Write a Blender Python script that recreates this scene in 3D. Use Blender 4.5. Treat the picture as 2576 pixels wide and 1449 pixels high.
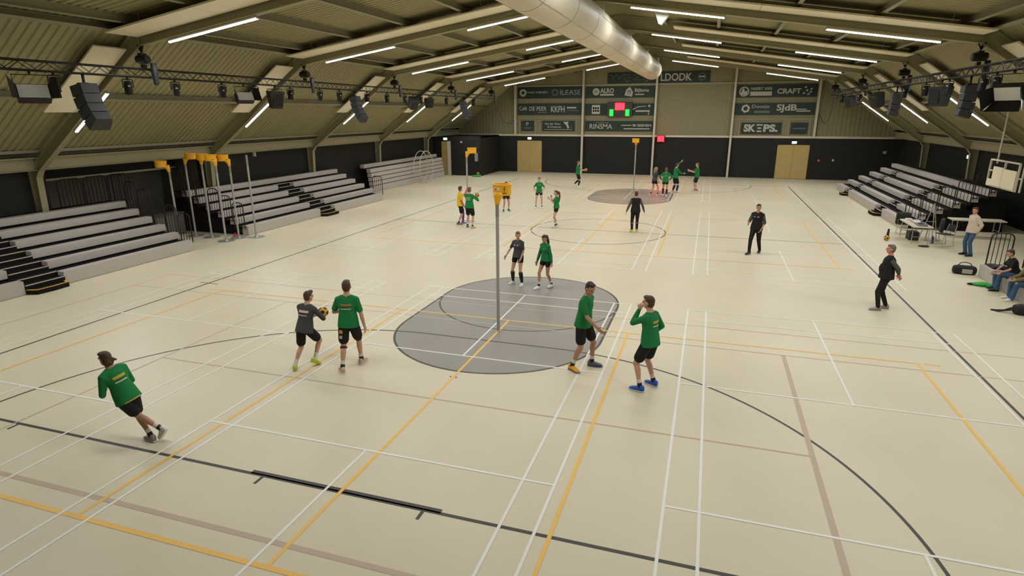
import bpy, bmesh, math, random
from math import sin, cos, pi, radians as rad, sqrt, atan2
from mathutils import Vector as V, Matrix as M, Quaternion
from mathutils.bvhtree import BVHTree
random.seed(7)
SC = bpy.context.scene
COL = SC.collection
for o in list(bpy.data.objects):
    bpy.data.objects.remove(o)

# ------------------------------------------------------------------ camera, world, exposure
cam_d = bpy.data.cameras.new('camera'); cam = bpy.data.objects.new('camera', cam_d); COL.objects.link(cam)
cam_d.sensor_width = 36.0; cam_d.lens = 36.0 * 1497.9 / 2576.0; cam_d.clip_end = 300
YAW, PITCH, ROLL = -0.3138, -0.2854, -0.0030
_f = V((sin(YAW) * cos(PITCH), cos(YAW) * cos(PITCH), sin(PITCH))); _r = V((cos(YAW), -sin(YAW), 0)); _u = _r.cross(_f)
_r2 = _r * cos(ROLL) + _u * sin(ROLL); _u2 = -_r * sin(ROLL) + _u * cos(ROLL)
mw = M.Identity(4)
for i in range(3):
    mw[i][0] = _r2[i]; mw[i][1] = _u2[i]; mw[i][2] = -_f[i]
mw[0][3], mw[1][3], mw[2][3] = 4.488, -4.558, 5.049
cam.matrix_world = mw
SC.camera = cam
w = bpy.data.worlds.new('world'); SC.world = w; w.use_nodes = True
w.node_tree.nodes['Background'].inputs[0].default_value = (0.5, 0.5, 0.45, 1)
w.node_tree.nodes['Background'].inputs[1].default_value = 0.0
SC.view_settings.view_transform = 'Standard'; SC.view_settings.look = 'None'
SC.view_settings.exposure = 0.0; SC.view_settings.gamma = 1.0; SC.view_settings.use_curve_mapping = False
SC.cycles.use_denoising = True; SC.cycles.max_bounces = 8; SC.cycles.diffuse_bounces = 6
SC.cycles.sample_clamp_indirect = 4.0
LED = 168.0            # strength of the strip lights

# ------------------------------------------------------------------ materials
MATS = {}
def mat(name, col, rough=0.6, metal=0.0, var=0.0, vscale=6.0, bump=0.0, bscale=80.0, emit=None, spec=0.5):
    if name in MATS: return MATS[name]
    m = bpy.data.materials.new(name); m.use_nodes = True; nt = m.node_tree; b = nt.nodes['Principled BSDF']
    b.inputs['Base Color'].default_value = (*col, 1); b.inputs['Roughness'].default_value = rough
    b.inputs['Metallic'].default_value = metal; b.inputs['Specular IOR Level'].default_value = spec
    if emit:
        b.inputs['Emission Color'].default_value = (*col, 1); b.inputs['Emission Strength'].default_value = emit
    if var or bump:
        tc = nt.nodes.new('ShaderNodeTexCoord')
    if var:
        n = nt.nodes.new('ShaderNodeTexNoise'); n.inputs['Scale'].default_value = vscale; n.inputs['Detail'].default_value = 4
        r = nt.nodes.new('ShaderNodeValToRGB'); r.color_ramp.elements[0].position = .3; r.color_ramp.elements[1].position = .7
        r.color_ramp.elements[0].color = (*[c * (1 - var) for c in col], 1); r.color_ramp.elements[1].color = (*[min(1, c * (1 + var)) for c in col], 1)
        nt.links.new(tc.outputs['Object'], n.inputs['Vector']); nt.links.new(n.outputs['Fac'], r.inputs[0]); nt.links.new(r.outputs[0], b.inputs['Base Color'])
    if bump:
        n2 = nt.nodes.new('ShaderNodeTexNoise'); n2.inputs['Scale'].default_value = bscale; n2.inputs['Detail'].default_value = 2
        bp = nt.nodes.new('ShaderNodeBump'); bp.inputs['Strength'].default_value = bump; bp.inputs['Distance'].default_value = .01
        nt.links.new(tc.outputs['Object'], n2.inputs['Vector']); nt.links.new(n2.outputs['Fac'], bp.inputs['Height']); nt.links.new(bp.outputs[0], b.inputs['Normal'])
    MATS[name] = m
    return m
floor_m = mat('sports_floor', (.70, .622, .43), .42, var=.03, vscale=.5, bump=.02, bscale=220, spec=.28)
zone_m = mat('zone_grey', (.30, .275, .22), .42, var=.03, vscale=1, spec=.4)
white_l = mat('line_white', (.84, .82, .72), .5)
yel_l = mat('line_yellow', (.86, .52, .10), .5)
blk_l = mat('line_black', (.05, .043, .03), .5)
brn_l = mat('line_brown', (.52, .40, .28), .5)
roof_m = mat('roof_sheet', (.34, .305, .155), .55, var=.04, vscale=1.5)
frame_m = mat('frame_paint', (.35, .315, .18), .5, var=.03, vscale=2)
purl_m = mat('purlin_paint', (.28, .255, .16), .5)
panel_m = mat('radiant_panel', (.84, .76, .54), .5)
black_m = mat('black_boarding', (.020, .019, .015), .65, var=.12, vscale=3, spec=.25)
dgrey_m = mat('dark_grey_board', (.15, .14, .105), .7, var=.1, vscale=2)
gable_m = mat('gable_sheet', (.25, .215, .110), .6, var=.04, vscale=2)
bench_m = mat('bench_plastic', (.50, .455, .40), .55, var=.03, vscale=3)
deck_m = mat('deck_black', (.014, .013, .011), .8, spec=.1)
nose_m = mat('nosing_alu', (.62, .56, .45), .4, .3)
ynose_m = mat('nosing_yellow', (.75, .48, .06), .5)
metal_blk = mat('black_metal', (.016, .015, .013), .45, spec=.3)
truss_m = mat('truss_black', (.013, .011, .009), .45, .2, spec=.3)
spk_m = mat('speaker_black', (.022, .023, .022), .6, var=.1, vscale=12)
lens_m = mat('lamp_glass', (.62, .60, .52), .25)
alu_m = mat('aluminium', (.50, .49, .46), .38, .6)
postm = mat('post_aluminium', (.47, .44, .40), .42, .35)
korf_m = mat('korf_yellow', (.95, .47, .012), .42, var=.04, vscale=6)
duct_m = mat('duct_white', (.64, .57, .41), .5, 0.0, var=.03, vscale=1)
seam_m = mat('duct_seam', (.20, .18, .14), .5)
wood_m = mat('door_wood', (.50, .36, .12), .5, var=.06, vscale=3)
white_m = mat('white_paint', (.62, .56, .42), .5)
green_b = mat('banner_green', (.011, .029, .016), .55)
text_m = mat('letter_white', (.50, .475, .38), .6)
textg_m = mat('letter_grey', (.13, .145, .115), .6)
led_side = mat('led_tube_side', (.93, .95, 1.0), .5, emit=3.0)
led_m = mat('led_tube', (.93, .95, 1.0), .5, emit=LED)
red_led = mat('red_led', (1.0, .009, .016), .5, emit=12)
green_led = mat('green_led', (.010, 1.0, .03), .5, emit=5)
exit_led = mat('exit_led', (.35, 1.0, .62), .5, emit=6)

# ------------------------------------------------------------------ mesh builder
class MB:
    def __init__(s): s.v = []; s.f = []; s.m = []; s.cm = 0
    def add(s, vs, fs):
        b = len(s.v); s.v += [tuple(p) for p in vs]; s.f += [tuple(i + b for i in f) for f in fs]; s.m += [s.cm] * len(fs); return s
    def box(s, x0, y0, z0, x1, y1, z1, T=None):
        vs = [V((x, y, z)) for z in (z0, z1) for x, y in ((x0, y0), (x1, y0), (x1, y1), (x0, y1))]
        if T: vs = [T @ p for p in vs]
        return s.add(vs, [(3, 2, 1, 0), (4, 5, 6, 7), (0, 1, 5, 4), (1, 2, 6, 5), (2, 3, 7, 6), (3, 0, 4, 7)])
    def cbox(s, c, d, T=None):
        return s.box(c[0] - d[0] / 2, c[1] - d[1] / 2, c[2] - d[2] / 2, c[0] + d[0] / 2, c[1] + d[1] / 2, c[2] + d[2] / 2, T)
    def bar(s, p0, p1, w, h=None, up=(0, 0, 1)):
        p0, p1 = V(p0), V(p1); h = h or w; d = (p1 - p0); L = d.length; d.normalize(); u = V(up)
        r = d.cross(u)
        if r.length < 1e-4: r = d.cross(V((1, 0, 0)))
        r.normalize(); u = r.cross(d)
        vs = [p0 + d * (L * t) + r * (a * w / 2) + u * (b * h / 2) for t in (0, 1) for a, b in ((-1, -1), (1, -1), (1, 1), (-1, 1))]
        return s.add(vs, [(0, 1, 2, 3), (7, 6, 5, 4), (0, 4, 5, 1), (1, 5, 6, 2), (2, 6, 7, 3), (3, 7, 4, 0)])
    def tube(s, pts, r, n=8, closed=False, caps=True):
        pts = [V(p) for p in pts]; k = len(pts); rs = r if isinstance(r, (list, tuple)) else [r] * k
        rings = []; pr = None
        for i, p in enumerate(pts):
            if closed: d = pts[(i + 1) % k] - pts[i - 1]
            else: d = pts[min(i + 1, k - 1)] - pts[max(i - 1, 0)]
            d.normalize()
            if pr is None:
                pr = d.orthogonal()
            pr = (pr - d * pr.dot(d)); pr.normalize(); q = d.cross(pr)
            rings.append([p + (pr * cos(2 * pi * j / n) + q * sin(2 * pi * j / n)) * rs[i] for j in range(n)])
        vs = [p for rg in rings for p in rg]; fs = []
        for i in range(k if closed else k - 1):
            a, b = i * n, ((i + 1) % k) * n
            for j in range(n): fs.append((a + j, a + (j + 1) % n, b + (j + 1) % n, b + j))
        if caps and not closed:
            fs.append(tuple(range(n - 1, -1, -1))); fs.append(tuple((k - 1) * n + j for j in range(n)))
        return s.add(vs, fs)
    def rings(s, rgs, caps=True):
        n = len(rgs[0]); vs = [p for rg in rgs for p in rg]; fs = []
        for i in range(len(rgs) - 1):
            for j in range(n): fs.append((i * n + j, i * n + (j + 1) % n, (i + 1) * n + (j + 1) % n, (i + 1) * n + j))
        if caps: fs.append(tuple(range(n - 1, -1, -1))); fs.append(tuple((len(rgs) - 1) * n + j for j in range(n)))
        return s.add(vs, fs)
    def lathe(s, prof, c=(0, 0, 0), n=24, cap=True):
        return s.rings([[V((c[0] + r * cos(2 * pi * j / n), c[1] + r * sin(2 * pi * j / n), c[2] + z)) for j in range(n)] for r, z in prof], cap)
    def ell(s, c, rad_, B=None, n=14, k=8):
        c = V(c); B = B or M.Identity(3); rg = []
        for i in range(k + 1):
            t = -pi / 2 + pi * (i * .98 + .01 * k) / k
            rg.append([c + B @ V((rad_[0] * cos(t) * cos(2 * pi * j / n), rad_[1] * cos(t) * sin(2 * pi * j / n), rad_[2] * sin(t))) for j in range(n)])
        return s.rings(rg)
    def cap(s, p0, p1, r0, r1, n=12, flat=None):
        p0, p1 = V(p0), V(p1); d = p1 - p0; L = d.length
        if L < 1e-5: d = V((0, 0, 1))
        d.normalize(); a = d.orthogonal().normalized() if flat is None else (V(flat) - d * V(flat).dot(d)).normalized()
        b = d.cross(a); rg = []
        for i in range(4):
            t = -pi / 2 * (1 - (i + .25) / 4.25); rg.append((p0 + d * (r0 * sin(t)), r0 * cos(t)))
        rg.append((p0, r0)); rg.append(((p0 + p1) / 2, (r0 + r1) / 2)); rg.append((p1, r1))
        for i in range(4):
            t = pi / 2 * ((i + 1) / 4.25); rg.append((p1 + d * (r1 * sin(t)), r1 * cos(t)))
        return s.rings([[c + (a * cos(2 * pi * j / n) + b * sin(2 * pi * j / n)) * r for j in range(n)] for c, r in rg])
    def prism(s, poly, y0, y1, axis='y'):
        n = len(poly)
        g = (lambda a, b, t: (a, t, b)) if axis == 'y' else ((lambda a, b, t: (t, a, b)) if axis == 'x' else (lambda a, b, t: (a, b, t)))
        vs = [g(a, b, y0) for a, b in poly] + [g(a, b, y1) for a, b in poly]
        fs = [tuple(range(n - 1, -1, -1)), tuple(range(n, 2 * n))] + [(i, (i + 1) % n, n + (i + 1) % n, n + i) for i in range(n)]
        return s.add(vs, fs)
    def quad(s, a, b, c, d): return s.add([a, b, c, d], [(0, 1, 2, 3)])
    def mesh(s, name, mats):
        me = bpy.data.meshes.new(name); me.from_pydata(s.v, [], s.f)
        for m in (mats if isinstance(mats, (list, tuple)) else [mats]): me.materials.append(m)
        if any(s.m): me.polygons.foreach_set('material_index', s.m)
        return me
    def build(s, name, m, parent=None, smooth=False, loc=None, fix=True, org=None):
        if org is not None: s.v = [(p[0] - org[0], p[1] - org[1], p[2] - org[2]) for p in s.v]
        me = s.mesh(name, m)
        if fix:
            bm = bmesh.new(); bm.from_mesh(me); bmesh.ops.recalc_face_normals(bm, faces=bm.faces); bm.to_mesh(me); bm.free()
        if smooth:
            me.polygons.foreach_set('use_smooth', [True] * len(me.polygons))
        o = bpy.data.objects.new(name, me); COL.objects.link(o)
        if loc is not None: o.location = loc
        if parent: o.parent = parent
        return o
def tag(o, label=None, cat=None, group=None, kind=None):
    if label: o['label'] = label
    if cat: o['category'] = cat
    if group: o['group'] = group
    if kind: o['kind'] = kind
    return o
def thing(name, label, cat, loc=(0, 0, 0), rz=0, group=None):
    o = bpy.data.objects.new(name, None); COL.objects.link(o); o.location = loc; o.rotation_euler = (0, 0, rz); o.empty_display_size = .2
    return tag(o, label, cat, group)
def dup(root, loc=None, rz=None, label=None):
    r = root.copy(); COL.objects.link(r)
    if loc is not None: r.location = loc
    if rz is not None: r.rotation_euler = (0, 0, rz)
    if label: r['label'] = label
    for ch in list(root.children):
        c = ch.copy(); COL.objects.link(c); c.parent = r
        for g in list(ch.children):
            d = g.copy(); COL.objects.link(d); d.parent = c
    return r
def struct(o): o['kind'] = 'structure'; return o
def text_mesh(s, size, depth=.006, font_scale_x=1.0, shear=0, space=1.0, bold=.0):
    c = bpy.data.curves.new('lettering', 'FONT'); c.body = s; c.size = size; c.extrude = depth; c.offset = bold; c.shear = shear; c.space_character = space
    c.align_x = 'CENTER'; c.align_y = 'CENTER'; c.resolution_u = 3
    o = bpy.data.objects.new('lettering', c); COL.objects.link(o)
    dg = bpy.context.evaluated_depsgraph_get(); me = bpy.data.meshes.new_from_object(o.evaluated_get(dg))
    bpy.data.objects.remove(o)
    for v in me.vertices: v.co.x *= font_scale_x
    me.name = 'lettering'
    return me
# ------------------------------------------------------------------ the hall: profile
FR = [-5.2, 2.55, 10.3, 18.1, 25.85, 33.5, 41.25]         # portal frames along the hall
YB, YF = -13.0, 47.6
HX = 17.95
def zin(ax, sl=.154):                                        # underside of the rafters
    return 8.87 - sl * ax if ax <= 12 else 8.87 - sl * 12 - .71 * (ax - 12)
def zdeck(ax): return zin(ax) + .62
# floor
fl = MB(); fl.box(-21.5, YB, -.2, 18.6, 49, 0)
FLOOR = struct(fl.build('floor', floor_m))
LZ = {'zone': .0008, 'black': .0014, 'brown': .0022, 'yellow': .0030, 'white': .0038}
class Paint(MB):
    def __init__(s, z): super().__init__(); s.z = z
    def rect(s, x0, y0, x1, y1):
        return s.add([(x0, y0, s.z), (x1, y0, s.z), (x1, y1, s.z), (x0, y1, s.z)], [(0, 1, 2, 3)])
    def hx(s, x0, x1, y, w=.05): return s.rect(x0, y - w / 2, x1, y + w / 2)
    def vy(s, x, y0, y1, w=.05):
        s.z += .0003; s.rect(x - w / 2, y0, x + w / 2, y1); s.z -= .0003; return s
    def arc(s, cx, cy, r, a0, a1, w=.05, n=48):
        for i in range(n):
            t0, t1 = rad(a0 + (a1 - a0) * i / n), rad(a0 + (a1 - a0) * (i + 1) / n)
            P = lambda rr, t: (cx + rr * cos(t), cy + rr * sin(t), s.z + .00015)
            s.add([P(r - w / 2, t0), P(r + w / 2, t0), P(r + w / 2, t1), P(r - w / 2, t1)], [(0, 1, 2, 3)])
        return s
    def done(s, name, m): return s.build(name, m, FLOOR, fix=False)
def stadium(cx, y0, y1, r, n=40):
    return [(cx + r * cos(rad(180 + 180 * i / n)), y0 + r * sin(rad(180 + 180 * i / n))) for i in range(n + 1)] + [(cx + r * cos(rad(180 * i / n)), y1 + r * sin(rad(180 * i / n))) for i in range(n + 1)]
for ya, yb in ((8.22, 10.78), (32.52, 35.08)):
    p = Paint(LZ['zone']); pol = stadium(0, ya, yb, 2.47)
    p.add([(a, b, p.z) for a, b in pol], [tuple(range(len(pol)))]).done('free_pass_zone', zone_m)
    p = Paint(LZ['black']); o1, o2 = stadium(0, ya, yb, 2.51), stadium(0, ya, yb, 2.455); n = len(o1)
    for i in range(n):
        j = (i + 1) % n; p.add([(*o1[i], p.z), (*o1[j], p.z), (*o2[j], p.z), (*o2[i], p.z)], [(0, 1, 2, 3)])
    if ya < 20: p.arc(0, yb, 2.48, 180, 360, .045)
    else: p.arc(0, ya, 2.48, 0, 180, .045)
    p.done('zone_outline', blk_l)
for k, yn in enumerate((1.5, 41.8)):
    p = Paint(LZ['black']); sg = 1 if k == 0 else -1; z_, w_ = 0, .05
    p.hx(-10, 10, yn, .06); p.rect(-1.52, min(yn, yn + sg * .085), 1.52, max(yn, yn + sg * .085))
    for xx in (-6.3, -1.28, 1.28, 6.3): p.vy(xx, min(yn, yn - sg * .2), max(yn, yn - sg * .2), .05)
    p.hx(-1.5, 1.5, yn + sg * 6.02, .05)
    p.arc(1.5, yn, 6.02, 0, sg * 90, .05); p.arc(-1.5, yn, 6.02, 180, 180 - sg * 90, .05)
    p.done('hockey_circle', blk_l)
p = Paint(LZ['black']); p.vy(-10, 1.5, 41.8, .06); p.vy(10, 1.5, 41.8, .06); p.hx(-10, 10, 21.66, .05)
for yy in (9.5, 33.8): p.rect(-10.35, yy - .02, -9.65, yy + .02)
p.done('hockey_sideline', blk_l)
p = Paint(LZ['black']); p.arc(0, 21.7, 2.97, 0, 360, .05, 72).done('centre_circle', blk_l)
for y0 in (0.0, 17.28, 34.4):
    p = Paint(LZ['yellow']); wv = .05
    for yy in (y0, y0 + 9.0): p.hx(-9, 9, yy, .075 if yy == 0 else .05)
    for xx in (-9, -3, 0, 3, 9): p.vy(xx, y0, y0 + 9, .055)
    for xx in (-9.45, 9.12):
        for yy in (y0, y0 + 9): p.rect(xx, yy - .025, xx + .3, yy + .025)
    p.done('volleyball_court_line', yel_l)
for xa in (-10.84, -3.26, 4.30):
    for y1, ys in ((11.26, -1), (28.42, 1), (45.55, 1)):
        p = Paint(LZ['white']); yb_, yt = y1 - 13.40, y1; x0, x1 = xa, xa + 6.06
        for xx in (x0, x0 + .46, x1 - .46, x1): p.vy(xx, yb_, yt, .042)
        for yy in (yb_ + .02, yb_ + .76, yb_ + 4.70, yt - 4.74, yt - .80, yt - .02): p.hx(x0, x1, yy, .042)
        xm = (x0 + x1) / 2
        p.vy(xm, yb_, yb_ + 4.72, .042); p.vy(xm, yt - 4.74, yt, .042)
        p.done('badminton_court_line', white_l)
p = Paint(LZ['brown'])
p.hx(-12, 12, .38, .085); p.hx(-6.4, 6.4, 4.47, .038); p.hx(-12, 12, 8.63, .032); p.hx(-12, 12, 10.0, .032)
p.vy(-12.03, -4, 10, .032); p.vy(6.38, -4, 8.63, .085); p.vy(-6.4, .2, 8.63, .038); p.vy(6.38, 36, 40.3, .035)
p.done('basketball_court_line', brn_l)
for xx in (-.06, .06):
    b_ = MB(); b_.lathe([(.02, 0), (.02, .003)], (xx, 5.455, .001), 10); b_.build('penalty_dot', blk_l, FLOOR)

# walls (boarding up to the eaves beam)
def wallbox(name, *a, m=black_m):
    return struct(MB().box(*a).build(name, m))
WL = MB()
WL.box(-18.15, YB, 0, -HX, 10.75, 3.35); WL.box(-18.15, 17.75, 0, -HX, YF, 3.35); WL.box(-18.15, 10.75, 3.12, -HX, 17.75, 3.35)
WL = struct(WL.build('wall_left', black_m))
al = MB(); al.box(-20.6, 10.6, 0, -20.4, 17.9, 3.35); al.box(-20.4, 10.6, 0, -18.15, 10.75, 3.35); al.box(-20.4, 17.75, 0, -18.15, 17.9, 3.35); al.box(-20.4, 10.6, 3.2, -18.15, 17.9, 3.3)
struct(al.build('wall_alcove', dgrey_m))
struct(MB().box(-19.55, 10.75, 2.70, -19.45, 17.75, 3.2).build('wall_fascia', black_m))
struct(MB().box(-19.58, 10.9, 2.62, -19.40, 17.7, 2.70).build('trim_1', white_m))
wallbox('wall_right', HX, YB, 0, HX + .2, YF, 3.35)
wallbox('wall_back', -18.2, YB - .2, 0, 18.2, YB, 9.6, m=dgrey_m)
wf = struct(MB().box(-18.15, YF, 0, 18.15, YF + .2, 3.2).build('wall_front', black_m))
# corrugated gable above the boarding
def ribs(a0, a1, pitch, depth):
    out = []; a = a0
    while a < a1:
        out += [(a, 0), (a + pitch * .38, 0), (a + pitch * .5, depth), (a + pitch * .88, depth)]; a += pitch
    return out + [(a1, 0)]
g = MB(); pr = ribs(-HX, HX, .30, .010)
for i in range(len(pr) - 1):
    (xa, da), (xb, db) = pr[i], pr[i + 1]
    g.quad((xa, YF - .02 - da, 3.2), (xb, YF - .02 - db, 3.2), (xb, YF - .02 - db, zdeck(abs(xb))), (xa, YF - .02 - da, zdeck(abs(xa))))
struct(g.build('wall_gable', gable_m, fix=False))
struct(MB().box(-18, YF - .12, 3.12, 18, YF - .005, 3.28).build('trim_2', white_m))
struct(MB().box(-11.95, YF - .11, 7.22, 11.95, YF - .005, 7.34).build('trim_3', frame_m))
for k, xx in enumerate((-12, -6, 0, 6, 12)):
    zb = 3.2 if abs(xx) == 12 else 0
    pm = MB(); zt = zdeck(abs(xx)) - .05
    pm.box(xx - .075, YF - .36, zb, xx + .075, YF - .345, zt); pm.box(xx - .075, YF - .14, zb, xx + .075, YF - .125, zt); pm.box(xx - .006, YF - .345, zb, xx + .006, YF - .14, zt)
    if zb == 0: pm.box(xx - .12, YF - .40, 0, xx + .12, YF - .13, .02)
    struct(pm.build('gable_pillar', white_m))
# corner block with an open door, far left
struct(MB().box(-HX, 42.85, 0, -17.2, 43.0, 3.2).box(-16.28, 42.85, 0, -13.6, 43.0, 3.2).box(-17.2, 42.85, 2.84, -16.28, 43.0, 3.2).box(-13.75, 43.0, 0, -13.6, YF, 3.2).box(-HX, 43, 3.1, -13.6, YF, 3.2).build('wall_corner', black_m))
d3 = struct(MB().box(-17.16, 42.90, 0.01, -16.62, 42.95, 2.8).build('door_3', wood_m))
MB().box(-16.62, 42.84, 0.01, -16.3, 42.95, 2.82).build('door_frame', white_m, d3)
MB().box(-16.7, 42.84, 1.0, -16.66, 42.9, 1.14).build('door_handle', alu_m, d3)
# roof sheets: corrugated, ribs run down the slope
def sheet(name, xa, xb):
    s = MB(); pr = ribs(YB, YF, .25, .045)
    za, zb = zdeck(abs(xa)), zdeck(abs(xb))
    for i in range(len(pr) - 1):
        (ya, da), (yb2, db) = pr[i], pr[i + 1]
        s.quad((xa, ya, za + da), (xb, ya, zb + da), (xb, yb2, zb + db), (xa, yb2, za + db))
    return struct(s.build(name, roof_m, fix=False))
for sg in (-1, 1):
    sheet('ceiling', 0, sg * 12.05); sheet('ceiling', sg * 12.05, sg * 17.35)
    # closing strip above the eaves beam, and the beam
    eb = MB()
    eb.box(min(sg * 17.3, sg * HX), YB, 3.62, max(sg * 17.3, sg * HX), YF, 3.66)
    eb.box(min(sg * 17.85, sg * HX), YB, 3.2, max(sg * 17.85, sg * HX), YF, 4.4)
    struct(eb.build('eaves_strip', frame_m))
    bm_ = MB(); bm_.box(min(sg * 17.52, sg * 17.56), YB, 3.22, max(sg * 17.52, sg * 17.56), YF, 3.60)
    bm_.box(min(sg * 17.46, sg * 17.75), YB, 3.6, max(sg * 17.46, sg * 17.75), YF, 3.62); bm_.box(min(sg * 17.46, sg * 17.85), YB, 3.2, max(sg * 17.46, sg * 17.85), YF, 3.22)
    struct(bm_.build('eaves_beam', frame_m))
    gu = MB(); gu.bar((sg * 17.25, YB, 3.86), (sg * 17.25, YF, 3.86), .05, .10); struct(gu.build('eaves_rail', purl_m))
    for ax in (2.15, 4.45, 6.75, 9.05, 11.35, 12.15, 14.75):
        pb = MB(); th = atan2(-.154 if ax < 12 else -.71, 1); n_ = V((-sin(th) * sg, 0, cos(th)))
        if ax < 12.1: hh, ww = .24, .13
        else: hh, ww = .22, .13
        c = V((sg * ax, 0, zdeck(ax) - .01)); t_ = V((cos(th) * sg, 0, sin(th)))
        # an I-section lying under the sheet
        def pl(n0, n1, wdt):
            q_ = [c - n_ * n0 - t_ * wdt / 2, c - n_ * n0 + t_ * wdt / 2, c - n_ * n1 + t_ * wdt / 2, c - n_ * n1 - t_ * wdt / 2]
            pb.prism([(p_.x, p_.z) for p_ in q_], YB, YF - .03)
        pl(0, .015, ww); pl(.015, hh - .015, .012); pl(hh - .015, hh, ww)
        struct(pb.build('purlin', purl_m))
# portal frames
def frame(y):
    root = bpy.data.objects.new('portal_frame', None); COL.objects.link(root); root.location = (0, y, 0); struct(root)
    for sg in (-1, 1):
        inner = [(0, 8.87), (12.0, zin(12)), (17.42, zin(17.42)), (17.58, 2.95), (17.72, 0)]
        outer = [(0, 9.40), (12.06, zdeck(12.06) - .07), (17.25, zdeck(17.25) - .25), (17.93, 3.3), (17.93, 0)]
        wb = MB(); wb.prism([(sg * a, b) for a, b in inner] + [(sg * a, b) for a, b in reversed(outer)], -.008, .008)
        wb.build('web', frame_m, root)
        fm = MB()
        for prof, off in ((inner, 1), (outer, -1)):
            for i in range(len(prof) - 1):
                (a0, b0), (a1, b1) = prof[i], prof[i + 1]
                fm.bar((sg * a0, 0, b0), (sg * a1, 0, b1), .20, .02, up=(0, 1, 0)) if False else None
                d = V((a1 - a0, 0, b1 - b0)).normalized(); nn = V((-d.z, 0, d.x)) * (.01 if off > 0 else -.01)
                vs = []
                for (a, b) in ((a0, b0), (a1, b1)):
                    for yy in (-.11, .11):
                        for s2 in (-1, 1): vs.append((sg * (a + s2 * nn.x), yy, b + s2 * nn.z))
                fm.add(vs, [(0, 2, 3, 1), (4, 5, 7, 6), (0, 1, 5, 4), (2, 6, 7, 3), (0, 4, 6, 2), (1, 3, 7, 5)])
        fm.build('flange', frame_m, root)
        # stiffener at the knee and at the eaves
        st = MB(); st.bar((sg * 12.02, -.05, zin(12) + .02), (sg * 12.06, -.05, zdeck(12) - .1), .014, .09, up=(0, 1, 0)); st.bar((sg * 17.45, -.05, 3.2), (sg * 17.9, -.05, 3.4), .09, .014, up=(0, 0, 1)); st.build('stiffener', frame_m, root)
    return root
for y in FR: frame(y)

# white radiant panels hanging on the near side of each frame
def rpanel(label, y, pts, grp):
    (xa, za), (xb, zb) = pts
    o = MB(); d = V((xb - xa, 0, zb - za)).normalized(); n = V((-d.z, 0, d.x)); n = n if n.z > 0 else -n
    A, B = V((xa, 0, za)), V((xb, 0, zb)); k = 3 if (B - A).length > 5 else 1
    root = thing('radiant_panel', label, 'heating panel', ((xa + xb) / 2, y, (za + zb) / 2), 0, grp); c = V(root.location) - V((0, y, 0))
    for i in range(k):
        a, b = A.lerp(B, i / k) + d * .008 - c, A.lerp(B, (i + 1) / k) - d * .008 - c
        m_ = MB(); vs = [p + n * t + V((0, yy, 0)) for p in (a, b) for t in (0, .05) for yy in (-1.2, -.14)]
        m_.add(vs, [(0, 1, 3, 2), (4, 6, 7, 5), (0, 4, 5, 1), (2, 3, 7, 6), (0, 2, 6, 4), (1, 5, 7, 3)]); m_.build('panel', panel_m, root)
    for t in (.12, .88):
        p = A.lerp(B, t) - c
        for yy in (-1.0, -.3): MB().bar(p + V((0, yy, 0)) + n * .05, p + V((0, yy, 0)) + n * .40, .012).build('hanger', alu_m, root)
ORD = ['first', 'second', 'third', 'fourth', 'fifth']
vis = FR[2:]
for k, y in enumerate(vis):
    for sg, sd in ((-1, 'left'), (1, 'right')):
        of = .22
        rpanel('long flat white panel under the %s shallow roof slope by the %s roof frame' % (sd, ORD[k]), y, ((sg * 11.95, zin(11.95) + of), (sg * 2.5, zin(2.5) + of)), 'white panels under the roof slopes')
        rpanel('short white panel on the %s steep roof slope by the %s roof frame' % (sd, ORD[k]), y, ((sg * 15.0, zin(15.0) + .22), (sg * 12.45, zin(12.45) + .22)), 'white panels on the steep roof sides')
# strip lights
def striplight(label, y, xa, xb):
    A, B = V((xa, 0, zin(abs(xa)) - .02)), V((xb, 0, zin(abs(xb)) - .02)); c = (A + B) / 2
    root = thing('strip_light', label, 'light', (c.x, y, c.z), 0, 'long white strip lights under the roof frames')
    d = (B - A).normalized(); n = V((-d.z, 0, d.x)); n = n if n.z > 0 else -n
    MB().bar(A - c - n * .03, B - c - n * .03, .10, .05, up=n).build('housing', white_m, root)
    db = MB().bar(A - c - n * .075 + d * .02, B - c - n * .075 - d * .02, .085, .035, up=n)
    db.m[2] = 1; db.build('diffuser', [led_side, led_m], root)
    MB().bar(A - c - n * .06 + d * .0, A - c - n * .06 + d * .02, .1, .07, up=n).build('end_cap', white_m, root)
    MB().bar(B - c - n * .06 - d * .02, B - c - n * .06, .1, .07, up=n).build('end_cap', white_m, root)
for k, y in enumerate(FR):
    if k == 0: continue
    nm = ORD[k - 2] if k >= 2 else ('overhead' if k == 1 else 'rearmost')
    for sg, sd in ((-1, 'left'), (1, 'right')):
        striplight('strip light near the ridge duct on the %s of the %s roof frame' % (sd, nm), y, sg * 4.62, sg * 1.48)
        striplight('strip light near the knee bend on the %s of the %s roof frame' % (sd, nm), y, sg * 10.95, sg * 7.7)
        striplight('short slanting strip light low on the %s leg of the %s roof frame' % (sd, nm), y, sg * 15.45, sg * 13.75)
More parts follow.
